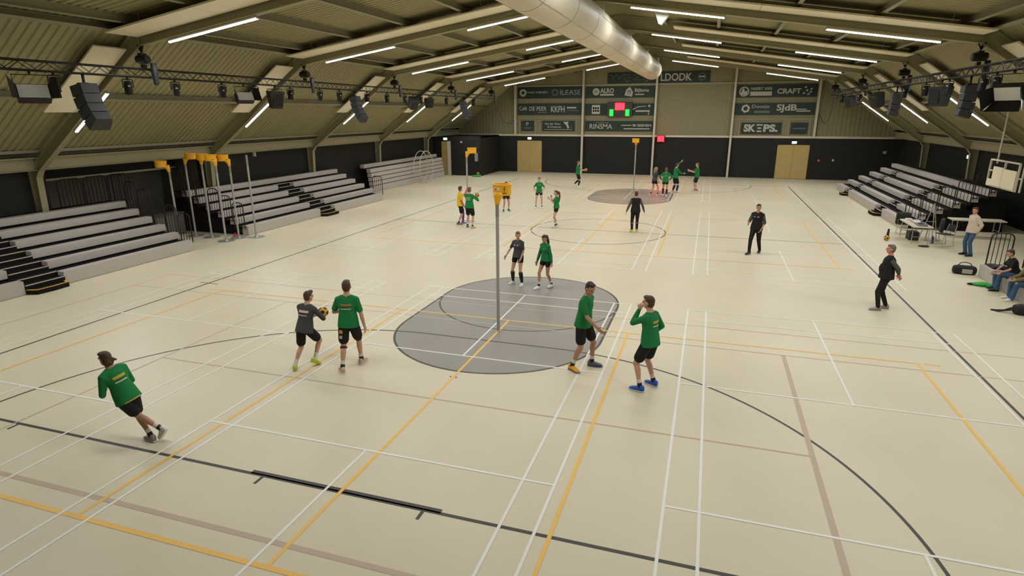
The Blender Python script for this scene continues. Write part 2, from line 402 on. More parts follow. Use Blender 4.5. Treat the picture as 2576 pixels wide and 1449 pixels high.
# round ventilation duct under the ridge
dr = thing('ventilation_duct', 'large round white ventilation duct hanging under the ridge', 'duct', (.1, 42, 8.0))
R_ = .665; N_ = 40
def ring(y, r): return [V((r * cos(2 * pi * j / N_), y, r * sin(2 * pi * j / N_))) for j in range(N_)]
yy = -50.0; k = 0
while yy < -.5:
    y2 = min(yy + 3.0, -.35)
    MB().rings([ring(yy + .01, R_), ring(y2 - .01, R_)], caps=False).build('duct_section', duct_m, dr, smooth=True)
    MB().rings([ring(y2 - .014, R_ + .004), ring(y2 + .006, R_ + .004)], caps=False).build('seam', seam_m, dr)
    yy = y2
    if yy >= -.36: break
MB().rings([ring(-.35, R_), ring(-.2, R_ * .995), ring(-.08, R_ * .95), ring(-.01, R_ * .8), ring(0, R_ * .45)], caps=True).build('end_cap', duct_m, dr, smooth=True)
for a in (-118, -48, 10, -175):
    MB().bar((R_ * cos(rad(a)) * 1.003, -50, R_ * sin(rad(a)) * 1.003), (R_ * cos(rad(a)) * 1.003, -.4, R_ * sin(rad(a)) * 1.003), .012, .012).build('long_seam', seam_m, dr)
for y in FR:
    for s in (-1, 1): MB().tube([(s * .45, y - 42, .48), (s * .45, y - 42, .75)], .012, 6).build('hanger', alu_m, dr)
# ------------------------------------------------------------------ doors, pillars, banners on the far wall
YW = YF
def door(n, x0, x1, h):
    r = struct(bpy.data.objects.new('door_%d' % n, None)); COL.objects.link(r); r.location = ((x0 + x1) / 2, YW, 0); w_ = (x1 - x0) / 2
    for s in (-1, 1):
        lf = MB().box(min(0, s * (w_ - .06)) + (.006 if s > 0 else 0), -.05, .02, max(0, s * (w_ - .06)) - (.006 if s < 0 else 0), -.01, h - .04).build('door_leaf', wood_m, r)
        MB().box(s * .12 - .05, -.10, 1.03, s * .12 + .05, -.05, 1.07).build('door_handle', alu_m, lf)
        MB().box(min(s * .1, s * .9), -.058, 1.17, max(s * .1, s * .9), -.05, 1.19).build('push_bar', alu_m, lf)
    MB().box(-w_, -.07, 0, -w_ + .06, 0, h).box(w_ - .06, -.07, 0, w_, 0, h).box(-w_, -.07, h - .05, w_, 0, h).build('door_frame', wood_m, r)
door(1, -11.88, -9.62, 2.72); door(2, 9.55, 11.85, 2.62)
def exit_sign(label, loc, rz=0):
    t = thing('exit_sign', label, 'exit sign', loc, rz, 'lit exit signs')
    MB().cbox((0, .03, 0), (.36, .06, .2)).build('housing', white_m, t); MB().cbox((0, -.006, 0), (.32, .012, .16)).build('lit_face', exit_led, t)
exit_sign('lit green exit sign over the wooden double door beside the left bleachers', (-10.75, YW - .06, 2.92))
exit_sign('lit green exit sign over the wooden double door by the right bleachers', (10.72, YW - .06, 2.80))
exit_sign('lit green exit sign over the open door in the far left corner', (-16.75, 42.79, 3.0))
exit_sign('lit green exit sign on the right wall nearest the far corner', (17.885, 42.2, 2.72), rad(-90))
exit_sign('lit green exit sign on the right wall beside the second column from the far corner', (17.885, 34.5, 2.70), rad(-90))

def banner(label, x0, z0, x1, z1, items, grp='green sponsor banners on the far wall'):
    xc, zc = (x0 + x1) / 2, (z0 + z1) / 2
    t = thing('sponsor_banner', label, 'banner', (xc, YW - .07, zc), 0, grp)
    MB().box(x0 - xc, -.05, z0 - zc, x1 - xc, .0, z1 - zc).build('panel', green_b, t)
    Wd, Hd = x1 - x0, z1 - z0
    for it in items:
        kd = it[0]
        if kd == 't':                     # text, fx, fz, height share, width share, material
            me = text_mesh(it[1], 1.0, .004 , bold=it[6] if len(it) > 6 else .0)
            xs = [v.co.x for v in me.vertices]; zs = [v.co.y for v in me.vertices]
            sx = it[5] * Wd / (max(xs) - min(xs)); sz = it[4] * Hd / (max(zs) - min(zs)); mx, mz = (max(xs) + min(xs)) / 2, (max(zs) + min(zs)) / 2
            for v in me.vertices: v.co.x = (v.co.x - mx) * sx; v.co.y = (v.co.y - mz) * sz
            me.materials.clear(); me.materials.append(it[7] if len(it) > 7 else text_m)
            o = bpy.data.objects.new('lettering', me); COL.objects.link(o); o.parent = t
            o.location = ((it[2] - .5) * Wd, -.055 - (it[8] if len(it) > 8 else 0), (it[3] - .5) * Hd); o.rotation_euler = (rad(90), 0, 0)
        else:
            m_ = MB(); mm = it[-1]
            cx, cz = (it[1] - .5) * Wd, (it[2] - .5) * Hd
            if kd == 'bar': m_.box(cx - it[3] * Wd / 2, -.058, cz - it[4] * Hd / 2, cx + it[3] * Wd / 2, -.05, cz + it[4] * Hd / 2)
            elif kd == 'ring':
                n = it[5]; ro, ri = it[3] * Hd, it[4] * Hd; a0 = it[6] if len(it) > 7 else 0
                for i in range(n):
                    a, b = 2 * pi * i / n + a0, 2 * pi * (i + 1) / n + a0
                    P = lambda r, q: (cx + r * cos(q), -.056, cz + r * sin(q))
                    m_.quad(P(ri, a), P(ro, a), P(ro, b), P(ri, b)) if ri > 0 else m_.add([(cx, -.056, cz), P(ro, a), P(ro, b)], [(0, 1, 2)])
            elif kd == 'poly':
                m_.add([(cx + a * Hd, -.056, cz + b * Hd) for a, b in it[3]], [tuple(range(len(it[3])))])
            m_.build('emblem', mm, t)
    return t
T, G = text_m, textg_m
banner('wide top green banner with outlined words and white club letters above the others', -4.02, 7.38, 4.05, 8.22, [
    ('t', 'WIJ ZIJN', .265, .5, .72, .49, .02, G), ('t', 'WIJ ZIJN', .265, .5, .58, .475, .0, green_b, .003), ('t', 'LDODK', .68, .5, .70, .30, .02), ('ring', .925, .5, .34, .26, 24, G), ('bar', .925, .5, .055, .12, T)])
banner('green banner reading VAN WIJNEN, top left of the far wall', -11.82, 6.27, -6.12, 7.22, [
    ('ring', .085, .5, .34, .16, 8, .39, T), ('t', 'VAN WIJNEN', .31, .5, .24, .32, .01), ('ring', .585, .5, .30, .20, 20, G), ('t', 'ILEASE', .82, .5, .42, .31, .0, mat('letter_dim', (.34, .35, .29), .6))])
banner('green banner reading cafe DE PEER and KKFH below the top left banner', -11.82, 4.9, -6.1, 5.86, [
    ('t', 'Café', .085, .58, .34, .12, .01), ('t', 'DE PEER', .32, .55, .36, .27, .01), ('bar', .39, .22, .14, .10, G), ('t', 'KKFH', .63, .5, .52, .21, .02), ('bar', .84, .62, .14, .13, T), ('bar', .86, .38, .17, .07, G)])
banner('green banner with a W disc and ALRO beside Bijlsma', -5.83, 6.27, -.13, 7.15, [
    ('ring', .155, .55, .33, 0, 24, T), ('t', 'W', .155, .55, .34, .05, .0, green_b), ('t', 'ALRO', .315, .64, .45, .20, .03), ('bar', .315, .27, .2, .16, T),
    ('poly', .635, .5, [(-.42, -.3), (.28, -.42), (.36, 0), (.05, .45), (-.28, .2)], T), ('t', 'm', .635, .47, .36, .05, .0, green_b), ('t', 'Bijlsma', .815, .60, .40, .20, .02), ('bar', .785, .27, .13, .10, T)])
banner('green banner behind the red and green scoreboard digits', -5.83, 4.87, -.12, 5.80, [
    ('bar', .16, .5, .12, .78, T), *[('bar', .16 + dx * .033, .5 + dz * .2, .022, .17, green_b) for dx in (-1, 0, 1) for dz in (-.6, .6)],
    ('poly', .84, .45, [(-.95, .05), (-.4, .30), (.3, .34), (.3, .30), (-.4, .24), (-.9, -.02)], T), ('ring', .93, .78, .1, 0, 12, T), ('bar', .84, .35, .2, .13, T), ('poly', .93, .25, [(0, 0), (.06, .1), (.0, -.22), (-.1, -.2)], T)])
banner('green banner reading RINSMA above the black wall boarding', -5.8, 3.58, -.15, 4.40, [
    ('t', 'RINSMA', .24, .46, .5, .34, .008), ('bar', .26, .82, .2, .10, G), ('bar', .62, .58, .15, .08, T), *[('bar', .715 + .012 * i, .58, .008, .22, T) for i in range(4)], ('t', 'BEENEN', .88, .58, .24, .2, .02), ('bar', .77, .24, .38, .10, T)])
banner('green banner reading HARRY VAN and CRAFT, top right of the far wall', 6.1, 6.18, 11.85, 7.10, [
    ('ring', .10, .48, .40, .30, 24, T), ('poly', .10, .45, [(-.26, -.2), (.2, -.24), (.27, .1), (.05, .02), (-.05, .38), (-.2, .1)], T), ('t', 'HARRY VAN', .315, .70, .26, .26, .02), ('bar', .315, .30, .27, .33, T),
    ('t', 'CRAFT', .66, .48, .42, .29, .03), *[('poly', .875 + a, .5 + b, [(-.07, -.07), (.07, -.07), (.09, .07), (-.05, .07)], T) for a, b in ((-.02, .27), (.0, .02), (-.035, -.2), (.02, -.27), (.05, .13), (.045, -.1))]])
banner('green banner reading Doosje and SJdB below the top right banner', 6.1, 4.85, 11.85, 5.76, [
    ('ring', .14, .55, .36, .19, 6, .3, T), ('t', 'Doosje', .33, .68, .36, .22, .0), ('bar', .35, .27, .2, .2, G), ('t', 'SJdB', .655, .55, .68, .25, .03), ('bar', .84, .48, .12, .07, T), ('bar', .86, .33, .17, .10, T)])
banner('small square green banner with a white P by the far left door', -11.5, 3.56, -10.36, 4.42, [('t', 'P', .5, .66, .36, .2, .01), ('bar', .5, .3, .72, .08, G), ('bar', .5, .2, .3, .04, G)], 'small green banners above the doors')
banner('small wide green banner with two white lines and a leaping figure', -9.6, 3.57, -6.72, 4.42, [
    ('t', 'Van der Meer', .33, .70, .2, .5, .01), ('t', '& Kinderen', .38, .40, .2, .42, .01), ('bar', .5, .14, .85, .04, T),
    ('poly', .74, .58, [(-.3, .35), (0, .3), (.28, .36), (.18, .1), (.36, -.2), (.2, -.38), (.05, -.05), (-.1, .1)], T), ('bar', .9, .4, .05, .12, G)], 'small green banners above the doors')
b3 = banner('green banner reading SKEPS with a barred E by the right door', 6.72, 3.43, 9.66, 4.29, [
    ('t', 'SK', .215, .52, .68, .30, .05), *[('bar', .455, .52 + k * .28, .15 if k == 1 else (.10 if k == 0 else .12), .13, T) for k in (-1, 0, 1)], ('t', 'PS.', .735, .52, .68, .36, .05)], 'small green banners above the doors')
banner('small square green banner with one thin white line', 10.32, 3.45, 11.52, 4.30, [('bar', .5, .48, .72, .10, G)], 'small green banners above the doors')
# frames around the small banners
tr = MB()
for x0, x1, z0, z1 in ((-11.75, -6.15, 3.3, 4.62), (6.15, 11.8, 3.28, 4.52)):
    tr.box(x0, YW - .10, z1, x1, YW - .045, z1 + .06); tr.box(x0, YW - .1, z1 + .3, x1, YW - .045, z1 + .34)
for xx, z1 in ((-11.62, 4.6), (-10.22, 4.6), (-6.55, 4.6), (6.58, 4.5), (10.18, 4.5), (11.66, 4.5)): tr.box(xx - .03, YW - .10, 3.28, xx + .03, YW - .045, z1)
struct(tr.build('trim_4', frame_m))
# scoreboard with glowing digits
sb = thing('scoreboard', 'electronic scoreboard with red and green glowing digits in front of a banner', 'scoreboard', (-2.9, YW - .245, 5.35))
MB().box(-1.05, -.1, -.60, 1.05, .08, .58).build('case', mat('score_case', (.03, .035, .025), .5), sb)
rm = lambda xs, z0, z1, m, y=-.112, w_=.12: None
def digit_block(parent, x0, z0, x1, z1, m, n):
    dw = (x1 - x0) / n
    for i in range(n):
        a, b = x0 + dw * (i + .06), x0 + dw * (i + .94); t_ = min(.10, (b - a) * .42); zm = (z0 + z1) / 2
        d = MB(); yf, yb = -.135, -.10
        for q in ((a, z1 - t_, b, z1), (a, zm - t_ / 2, b, zm + t_ / 2), (a, z0, b, z0 + t_), (a, z0, a + t_, z1), (b - t_, z0, b, z1)): d.box(q[0], yf, q[1], q[2], yb, q[3])
        d.build('digit', m, parent)
digit_block(sb, -.38, -.05, .40, .48, red_led, 3)
digit_block(sb, -.82, -.52, -.52, -.04, green_led, 1); digit_block(sb, .50, -.52, .80, -.04, green_led, 1)
sc2 = thing('shot_clock', 'small shot clock with a glowing red number on the black wall by the middle pillar', 'shot clock', (.58, YW - .12, 3.0))
MB().box(-.33, -.1, -.27, .33, .12, .27).build('case', metal_blk, sc2); digit_block(sc2, -.27, -.22, .27, .22, red_led, 2)
# little wall things
t = thing('fire_call_point', 'small red call point on the black far wall right of the right door', 'alarm', (12.6, YW - .03, 1.46)); MB().cbox((0, 0, 0), (.16, .05, .16)).build('case', mat('red_plastic', (.5, .04, .03), .4), t); MB().cbox((0, -.03, .01), (.08, .01, .06)).build('glass', white_m, t)
t = thing('wall_switch', 'small white switch beside the red call point on the far wall', 'switch', (13.6, YW - .02, 1.5)); MB().cbox((0, 0, 0), (.13, .04, .16)).build('plate', white_m, t); MB().cbox((0, -.025, 0), (.05, .02, .07)).build('rocker', mat('rocker', (.5, .48, .42), .4), t)
t = thing('motion_sensor', 'small white sensor box on the left wall by the second column', 'sensor', (-17.9, 21.3, 3.05), rad(90)); MB().cbox((0, 0, 0), (.16, .1, .2)).build('case', white_m, t); MB().ell((0, -.05, -.04), (.05, .04, .05)).build('lens', lens_m, t)
t = thing('motion_sensor', 'small white sensor box on the far right corner wall', 'sensor', (17.0, YW - .06, 2.15)); MB().cbox((0, 0, 0), (.22, .1, .2)).build('case', mat('sensor_grey', (.3, .29, .24), .5), t); MB().ell((0, -.05, -.04), (.05, .04, .05)).build('lens', lens_m, t)
t = thing('wall_speaker', 'narrow pale loudspeaker box on the dark corner wall behind the orange korf', 'speaker', (-13.95, 42.74, 1.55)); MB().cbox((0, 0, 0), (.22, .2, .68)).build('cabinet', mat('pale_box', (.36, .34, .28), .5), t); MB().cbox((0, -.105, 0), (.17, .012, .6)).build('grille', mat('pale_grille', (.28, .27, .22), .7), t)
for nm, lb, x, zc, hh in (('motion_sensor', 'tiny white sensor high on the dark far left corner wall', -15.3, 2.75, .16),):
    t = thing(nm, lb, 'sensor', (x, 42.8, zc)); MB().cbox((0, 0, 0), (.16, .08, hh)).build('case', mat('pale_box', (.36, .34, .28), .5), t); MB().ell((0, -.04, 0), (.04, .03, .04)).build('lens', lens_m, t)
# cloth heap and ball in the far left corner
t = thing('bib_pile', 'small pile of bright green bibs on the floor in the far left corner', 'bibs', (-13.75, 42.2, 0)); grn = mat('bib_green', (.03, .42, .06), .8)
for k, (a, b, c_) in enumerate(((0, 0, .05), (.12, .05, .11), (-.2, .03, .05))): MB().ell((a, b, c_), (.34 - .06 * k, .22, .07), n=12, k=6).build('bib', grn, t, smooth=True)
# ------------------------------------------------------------------ telescopic bleachers
PT, RS = .61, .278
def rail_panel(mb, a, b, z0, z1, pitch=.12, r=.014):
    a, b = V((a[0], a[1], 0)), V((b[0], b[1], 0)); L = (b - a).length; d = (b - a) / L; c = min(.16, L * .3)
    P = lambda s, z: V((a.x + d.x * s, a.y + d.y * s, z))
    pts = [P(0, z0), P(0, z1 - c)] + [P(c - c * cos(rad(t)), z1 - c + c * sin(rad(t))) for t in (30, 60, 90)] + [P(L - c + c * sin(rad(t)), z1 - c + c * cos(rad(t))) for t in (0, 30, 60)] + [P(L, z1 - c), P(L, z0)]
    mb.tube(pts, r * 1.5, 6)
    n = max(1, int(L / pitch))
    for i in range(1, n):
        s = L * i / n; mb.tube([P(s, z0), P(s, z1 - .015)], r * .8, 5, caps=False)
    mb.tube([P(0, z0 + .06), P(L, z0 + .06)], r, 5)
def bleacher(label, sx, xf, y0, y1, aisles, rows=6, first_h=.40, retracted=False, org=None):
    """sx = +1 rows climb towards +X, -1 towards -X"""
    org = V((xf, (y0 + y1) / 2, 0)); t = thing('telescopic_bleacher', label, 'bleacher', org)
    X = lambda d: xf + sx * d
    def bx(mb, d0, d1, ya, yb, z0, z1): mb.box(min(X(d0), X(d1)), ya, z0, max(X(d0), X(d1)), yb, z1)
    segs = []; y = y0
    for a, b in sorted(aisles): segs.append((y, a)); y = b
    segs.append((y, y1))
    pt = .045 if retracted else PT
    for i in range(rows):
        d0 = pt * i + (.42 if retracted and i == rows - 1 else 0); zt = first_h + RS * i
        for a, b in ([(y0, y1)] if i == rows - 1 else segs):
            if b - a < .2: continue
            m = MB(); hf = .39 if i == 0 else .235
            bx(m, d0, d0 + .30, a, b, zt - hf, zt)
            o = m.build('bench', bench_m, t, org=org)
        m = MB(); bx(m, d0 + .30 if not retracted else d0 + .05, d0 + pt + .30, y0 + .02, y1 - .02, zt - .06, zt - .02); bx(m, d0 + .06, d0 + .12, y0 + .03, y1 - .03, 0 if i == 0 else zt - .34, zt - .24)
        if not retracted or i == rows - 1: m.build('deck', deck_m, t, org=org)
    # understructure, closed dark ends
    for yy in (y0 + .05, y1 - .09):
        m = MB()
        pol = [(X(.12), .02)] + [q for i in range(rows) for q in ((X(pt * i + .12), first_h + RS * i - .30), (X(pt * (i + 1) + .12), first_h + RS * i - .30))] + [(X(pt * rows + .2), .02)]
        m.prism(pol, yy, yy + .04); m.build('side_panel', deck_m, t, org=org)
    k = MB(); bx(k, .03, .05, y0 + .1, y1 - .1, 0, .02); k.build('kick_strip', deck_m, t, org=org)
    for a, b in aisles:
        for i in range(rows - 1):
            d0 = pt * i; zt = first_h + RS * i
            for j, (dd, zz) in enumerate(((-.02, zt - .14), (.26, zt))):
                m = MB(); bx(m, d0 + dd, d0 + dd + .32, a, b, 0 if i == 0 and j == 0 else zz - .22, zz); s = m.build('step', deck_m, t, org=org)
                m = MB(); bx(m, d0 + dd - .012, d0 + dd + .03, a + .02, b - .02, zz - .01, zz + .012); m.build('step_nosing', nose_m, s, org=org)
        m = MB(); pol = [(X(0), a), (X(-.32), a + .12), (X(-.36), (a + b) / 2), (X(-.32), b - .12), (X(0), b)]
        m.prism(pol, 0, .13, axis='z'); s = m.build('step', deck_m, t, org=org)
        m = MB(); o2 = [(X(0), a), (X(-.30), a + .12), (X(-.34), (a + b) / 2), (X(-.30), b - .12), (X(0), b)]; i2 = [(X(0), a + .06), (X(-.25), a + .16), (X(-.28), (a + b) / 2), (X(-.25), b - .16), (X(0), b - .06)]
        for q in range(4): m.prism([o2[q], o2[q + 1], i2[q + 1], i2[q]], .131, .142, axis='z')
        m.build('step_nosing', ynose_m, s, org=org)
    return t, X, org
def end_rail(t, X, org, y, rows, first_h=.40, i0=0, inset=.05):
    for i in range(i0, rows):
        m = MB(); z = first_h + RS * i
        rail_panel(m, (X(PT * i + .05), y), (X(PT * (i + 1) - .02), y), z - .1, z + 1.02)
        m.build('guard_rail', metal_blk, t, org=org)
def back_rail(t, X, org, ya, yb, d, z0, z1, n):
    for i in range(n):
        a, b = ya + (yb - ya) * i / n, ya + (yb - ya) * (i + 1) / n; m = MB(); rail_panel(m, (X(d), a + .04), (X(d), b - .04), z0, z1, .13, .016); m.build('guard_rail', metal_blk, t, org=org)
b1, X1, o1 = bleacher('open grey bleacher nearest the camera on the left wall, under the roof railings', -1, -14.15, 1.5, 13.05, [(6.9, 8.07)])
end_rail(b1, X1, o1, 13.12, 6); back_rail(b1, X1, o1, 10.95, 13.9, 3.66, 1.7, 2.78, 3)
b2, X2, o2 = bleacher('open grey bleacher in the middle of the left wall, behind the spare korf posts', -1, -14.2, 16.1, 27.6, [(21.3, 22.56)])
end_rail(b2, X2, o2, 16.0, 6)
m = MB(); rail_panel(m, (X2(.02), 27.66), (X2(.66), 27.66), .3, 1.42); m.build('guard_rail', metal_blk, b2, org=o2)
b3_, X3, o3 = bleacher('folded grey bleacher at the far end of the left wall behind the gym wheel', -1, -16.62, 30.7, 42.1, [], retracted=True)
b4, X4, o4 = bleacher('open grey bleacher on the right wall behind the scoring table', 1, 13.0, 26.2, 41.4, [(29.6, 30.95), (37.65, 38.75)])
end_rail(b4, X4, o4, 26.1, 6)
b5, X5, o5 = bleacher('low grey spectator bench on the right edge where two people sit', 1, 13.0, 9.0, 17.55, [], rows=1)
for xa, xb in ((13.12, 13.72), (14.1, 14.75)):
    m = MB(); rail_panel(m, (xa, 17.5), (xb, 17.5), .36, 1.42, .11); m.build('guard_rail', metal_blk, b5, org=o5)
t = thing('seat_cushion', 'flat black box lying on the low bench behind the black barrier', 'box', (13.22, 17.1, .40)); MB().box(-.12, -.25, .002, .12, .25, .07).build('body', metal_blk, t); MB().box(-.10, -.23, .07, .10, .23, .085).build('lid', spk_m, t)

# ------------------------------------------------------------------ korf posts
def korf_post(label, loc, rz, h=3.5, basket=True, base=True, near=False):
    t = thing('korf_post', label, 'korf post', loc, rz, 'korf posts' if basket else None)
    hp = h - .30 if basket else h
    MB().lathe([(.04, .01), (.04, hp - .42), (.0405, hp - .42)], n=20).build('pole', postm, t, smooth=False)
    MB().lathe([(.0415, hp - .42), (.0415, hp)], n=20).build('upper_pole', mat('post_dark', (.33, .29, .25), .45, .2), t)
    if base:
        bm = MB(); bm.lathe([(.34, 0), (.34, .012), (.10, .022), (.055, .05), (.0, .05)], n=28); bm.build('base_plate', alu_m, t, smooth=False)
    else:
        MB().lathe([(.06, .0), (.06, .012), (.042, .02)], n=20).build('floor_socket', alu_m, t)
    if basket:
        # basket: hollow ring, korf centre 0.26 m in front of the pole
        n = 36; c = V((0, .255, 0)); zb, zt = h - .25, h; Ro, Ri = .213, .198
        prof = [(Ro - .006, zb), (Ro, zb + .03), (Ro, zb + .205), (Ro + .012, zb + .215), (Ro + .012, zt), (Ri, zt), (Ri, zb)]
        k = MB(); rg = [[V((c.x + r * cos(2 * pi * j / n), c.y + r * sin(2 * pi * j / n), z)) for j in range(n)] for r, z in prof]; rg.append(rg[0]); k.rings(rg, caps=False)
        k.build('basket', korf_m, t, smooth=False)
        # tapered bracket down to the pole
        br = MB(); rr = []
        for z, wx, yb in ((h - .17, .10, .14), (h - .245, .112, .17), (h - .27, .108, .16), (h - .32, .082, .11), (h - .39, .06, .07), (h - .45, .052, .056)):
            rr.append([V((wx * cos(a), -.052 + (yb + .052) * (sin(a) * .5 + .5), z)) for a in [2 * pi * j / 16 for j in range(16)]])
        br.rings(rr); br.build('bracket', korf_m, t, smooth=True)
        if near:
            pa = MB()
            for (a0, z0, z1, aw) in ((-112, h - .155, h - .055, 16), (-100, h - .105, h - .055, 22)):
                pass
            st = MB()
            for i in range(10):
                a, b = rad(-118 + i * 4.0), rad(-118 + (i + 1) * 4.0); R2 = Ro + .002
                if True: st.quad((c.x + R2 * cos(a), c.y + R2 * sin(a), h - .135), (c.x + R2 * cos(b), c.y + R2 * sin(b), h - .135), (c.x + R2 * cos(b), c.y + R2 * sin(b), h - .06), (c.x + R2 * cos(a), c.y + R2 * sin(a), h - .06))
            st.build('sticker', mat('sticker_cream', (.85, .72, .45), .5), t)
            MB().box(-.078, .036, h - .125, -.035, .046, h - .085).build('sticker_mark', mat('sticker_red', (.6, .09, .02), .5), t)
            st = MB()
            for (za, zb2, aa, ab) in ((h - .075, h - .05, -52, -46), (h - .125, h - .075, -51, -48), (h - .115, h - .095, -57, -43), (h - .16, h - .13, -52, -47), (h - .2, h - .18, -66, -36)):
                for i in range(6):
                    a, b = rad(aa + (ab - aa) * i / 6), rad(aa + (ab - aa) * (i + 1) / 6); R2 = Ro + .002
                    st.quad((c.x + R2 * cos(a), c.y + R2 * sin(a), za), (c.x + R2 * cos(b), c.y + R2 * sin(b), za), (c.x + R2 * cos(b), c.y + R2 * sin(b), zb2), (c.x + R2 * cos(a), c.y + R2 * sin(a), zb2))
            st.build('emblem', mat('emblem_brown', (.10, .05, .01), .5), t)
    return t
korf_post('tall korf post with yellow basket standing on the near grey zone', (0, 8.2, 0), rad(-8), base=False, near=True)
korf_post('korf post with yellow basket on the far grey zone near the black wall', (0, 34.95, 0), rad(180), base=False)
korf_post('korf post with orange basket behind the yellow shirted person', (-6.42, 22.15, 0), rad(-75))
korf_post('spare korf post at the near bleacher end, leftmost of the stored posts', (-16.0, 14.2, 0), rad(125), h=3.28)
korf_post('spare korf post in the gap between bleachers, second of the stored posts', (-16.33, 15.35, 0), rad(-70), h=3.5)
korf_post('spare korf post in the gap between bleachers with basket turned to the hall', (-15.48, 15.36, 0), rad(-120), h=3.5)
korf_post('spare korf post nearest the court in the stored pair', (-14.28, 14.87, 0), rad(80), h=3.5)
korf_post('spare korf post just behind the nearest one of the stored pair', (-14.25, 15.57, 0), rad(100), h=3.45)
tag(korf_post('plain white post without a basket in front of the middle left bleacher', (-13.65, 15.92, 0), 0, h=3.43, basket=False), cat='post')

# ------------------------------------------------------------------ korfballs
def icos():
    ph = (1 + 5 ** .5) / 2; return [V(p).normalized() for p in [(0, a, b * ph) for a in (-1, 1) for b in (-1, 1)] + [(a, b * ph, 0) for a in (-1, 1) for b in (-1, 1)] + [(a * ph, 0, b) for a in (-1, 1) for b in (-1, 1)]]
def ball_mesh():
    bm = bmesh.new(); bmesh.ops.create_icosphere(bm, subdivisions=4, radius=.108); me = bpy.data.meshes.new('korfball')
    ic = icos()
    for f in bm.faces:
        c = f.calc_center_median().normalized(); d = max(c.dot(q) for q in ic); f.material_index = 1 if d > .935 else 0; f.smooth = True
    bm.to_mesh(me); bm.free(); me.materials.append(mat('ball_yellow', (.80, .42, .03), .45)); me.materials.append(mat('ball_black', (.03, .02, .01), .45)); return me
BALL = ball_mesh()
def ball(label, loc):
    o = bpy.data.objects.new('korfball', BALL); COL.objects.link(o); o.location = loc; o.rotation_euler = (random.uniform(0, 3), random.uniform(0, 3), 0); return tag(o, label, 'ball', 'korfballs')
ball('yellow and black korfball lying on the floor near the scoring table', (11.7, 23.0, .108))
ball('yellow korfball resting on the green bibs in the far left corner', (-13.62, 42.2, .27))

# ------------------------------------------------------------------ lighting trusses
def truss(label, x, y0, y1, zt=6.36, s=.235):
    t = thing('lighting_truss', label, 'truss', (x, (y0 + y1) / 2, zt), 0, 'black lighting trusses'); yc = (y0 + y1) / 2
    a, b = y0 - yc, y1 - yc
    for dx in (-s / 2, s / 2):
        for dz in (0, -s): MB().tube([(dx, a, dz), (dx, b, dz)], .024, 8).build('chord', truss_m, t)
    br = MB(); n = int((y1 - y0) / .36)
    for i in range(n):
        p, q = a + (b - a) * i / n, a + (b - a) * (i + 1) / n; f = i % 2
        for dx in (-s / 2, s / 2): br.tube([(dx, p, -s * f), (dx, q, -s * (1 - f))], .010, 5, caps=False)
        for dz in (0, -s): br.tube([(-s / 2 if f else s / 2, p, dz), (s / 2 if f else -s / 2, q, dz)], .010, 5, caps=False)
    br.build('bracing', truss_m, t)['kind'] = 'stuff'
    return t
truss('long black lighting truss hanging along the left side of the hall', -12, -2, 41.6)
truss('long black lighting truss hanging along the right side of the hall', 12, -2, 41.6)
def hoist(label, x, y, zr, bag=1):
    t = thing('chain_hoist', label, 'chain hoist', (x, y, 6.36), 0, 'chain hoists above the trusses')
    h = zr - 6.36
    c = MB(); nl = int((h - .42) / .07)
    for i in range(nl): c.bar((0, 0, .44 + i * .07), (0, 0, .44 + i * .07 + .075), .05 if i % 2 else .018, .018 if i % 2 else .05, up=(0, 1, 0))
    c.build('chain', truss_m, t)
    c = MB(); c.bar((0, 0, h - .2), (-.10, 0, h - .0), .05, .03); c.bar((0, 0, h - .2), (.10, 0, h - .0), .05, .03); c.build('bridle', truss_m, t)
    m = MB(); m.lathe([(.11, -.2), (.125, -.16), (.125, .16), (.11, .2)], (0, 0, 0), 14); m.v = [(p[2], p[1] , p[0] + .28) for p in m.v]; m.build('motor', truss_m, t, smooth=False)
    m = MB(); m.cbox((.0, 0, .40), (.14, .2, .1)).cbox((0, 0, .085), (.1, .12, .11)); m.build('hook_block', truss_m, t)
    m = MB(); rg = []
    for z, r in ((-.02, .085), (-.3, .10), (-.62, .088), (-.66, .06)): rg.append([V((.27 * (1 if x > 0 else 1) + r * .9 * cos(2 * pi * j / 12), .1 + r * sin(2 * pi * j / 12), z + .2)) for j in range(12)])
    m.rings(rg); m.build('chain_bag', spk_m, t, smooth=True)
    return t
for k, y in enumerate(vis):
    for sg, sd in ((-1, 'left'), (1, 'right')):
        if sg > 0 and k in (0,): continue
        hoist('black chain hoist under the %s roof frame on the %s truss' % (ORD[k], sd), sg * 12, y - .05, zin(12) + .02)
ZB = 6.36 - .235 - .024
def clampbits(t, z0=0):
    MB().cbox((0, 0, -.03), (.05, .05, .09)).build('clamp', truss_m, t)
def par(label, x, y, tilt, yaw):
    t = thing('spotlight', label, 'spotlight', (x, y, ZB + .005), yaw, 'small black spotlights under the trusses'); clampbits(t)
    yk = MB(); yk.tube([(-.13, 0, -.30), (-.13, 0, -.09), (-.10, 0, -.07), (.10, 0, -.07), (.13, 0, -.09), (.13, 0, -.30)], .014, 6); yk.build('yoke', truss_m, t)
    T = M.Translation((0, 0, -.29)) @ M.Rotation(tilt, 4, 'X')
    b = MB(); b.lathe([(.05, .18), (.105, .16), (.112, .05), (.112, -.16), (.118, -.165), (.118, -.19), (.10, -.19)], n=18); b.v = [tuple(T @ V(p)) for p in b.v]; b.build('body', truss_m, t)
    b = MB(); b.lathe([(.10, -.186), (.05, -.176), (.001, -.172)], n=16); b.v = [tuple(T @ V(p)) for p in b.v]; b.build('lens', mat('spot_lens', (.08, .08, .075), .15), t)
    b = MB(); b.cbox((0, -.118, .06), (.06, .02, .035)); b.v = [tuple(T @ V(p)) for p in b.v]; b.build('display', mat('spot_label', (.35, .34, .29), .4), t)
    return t
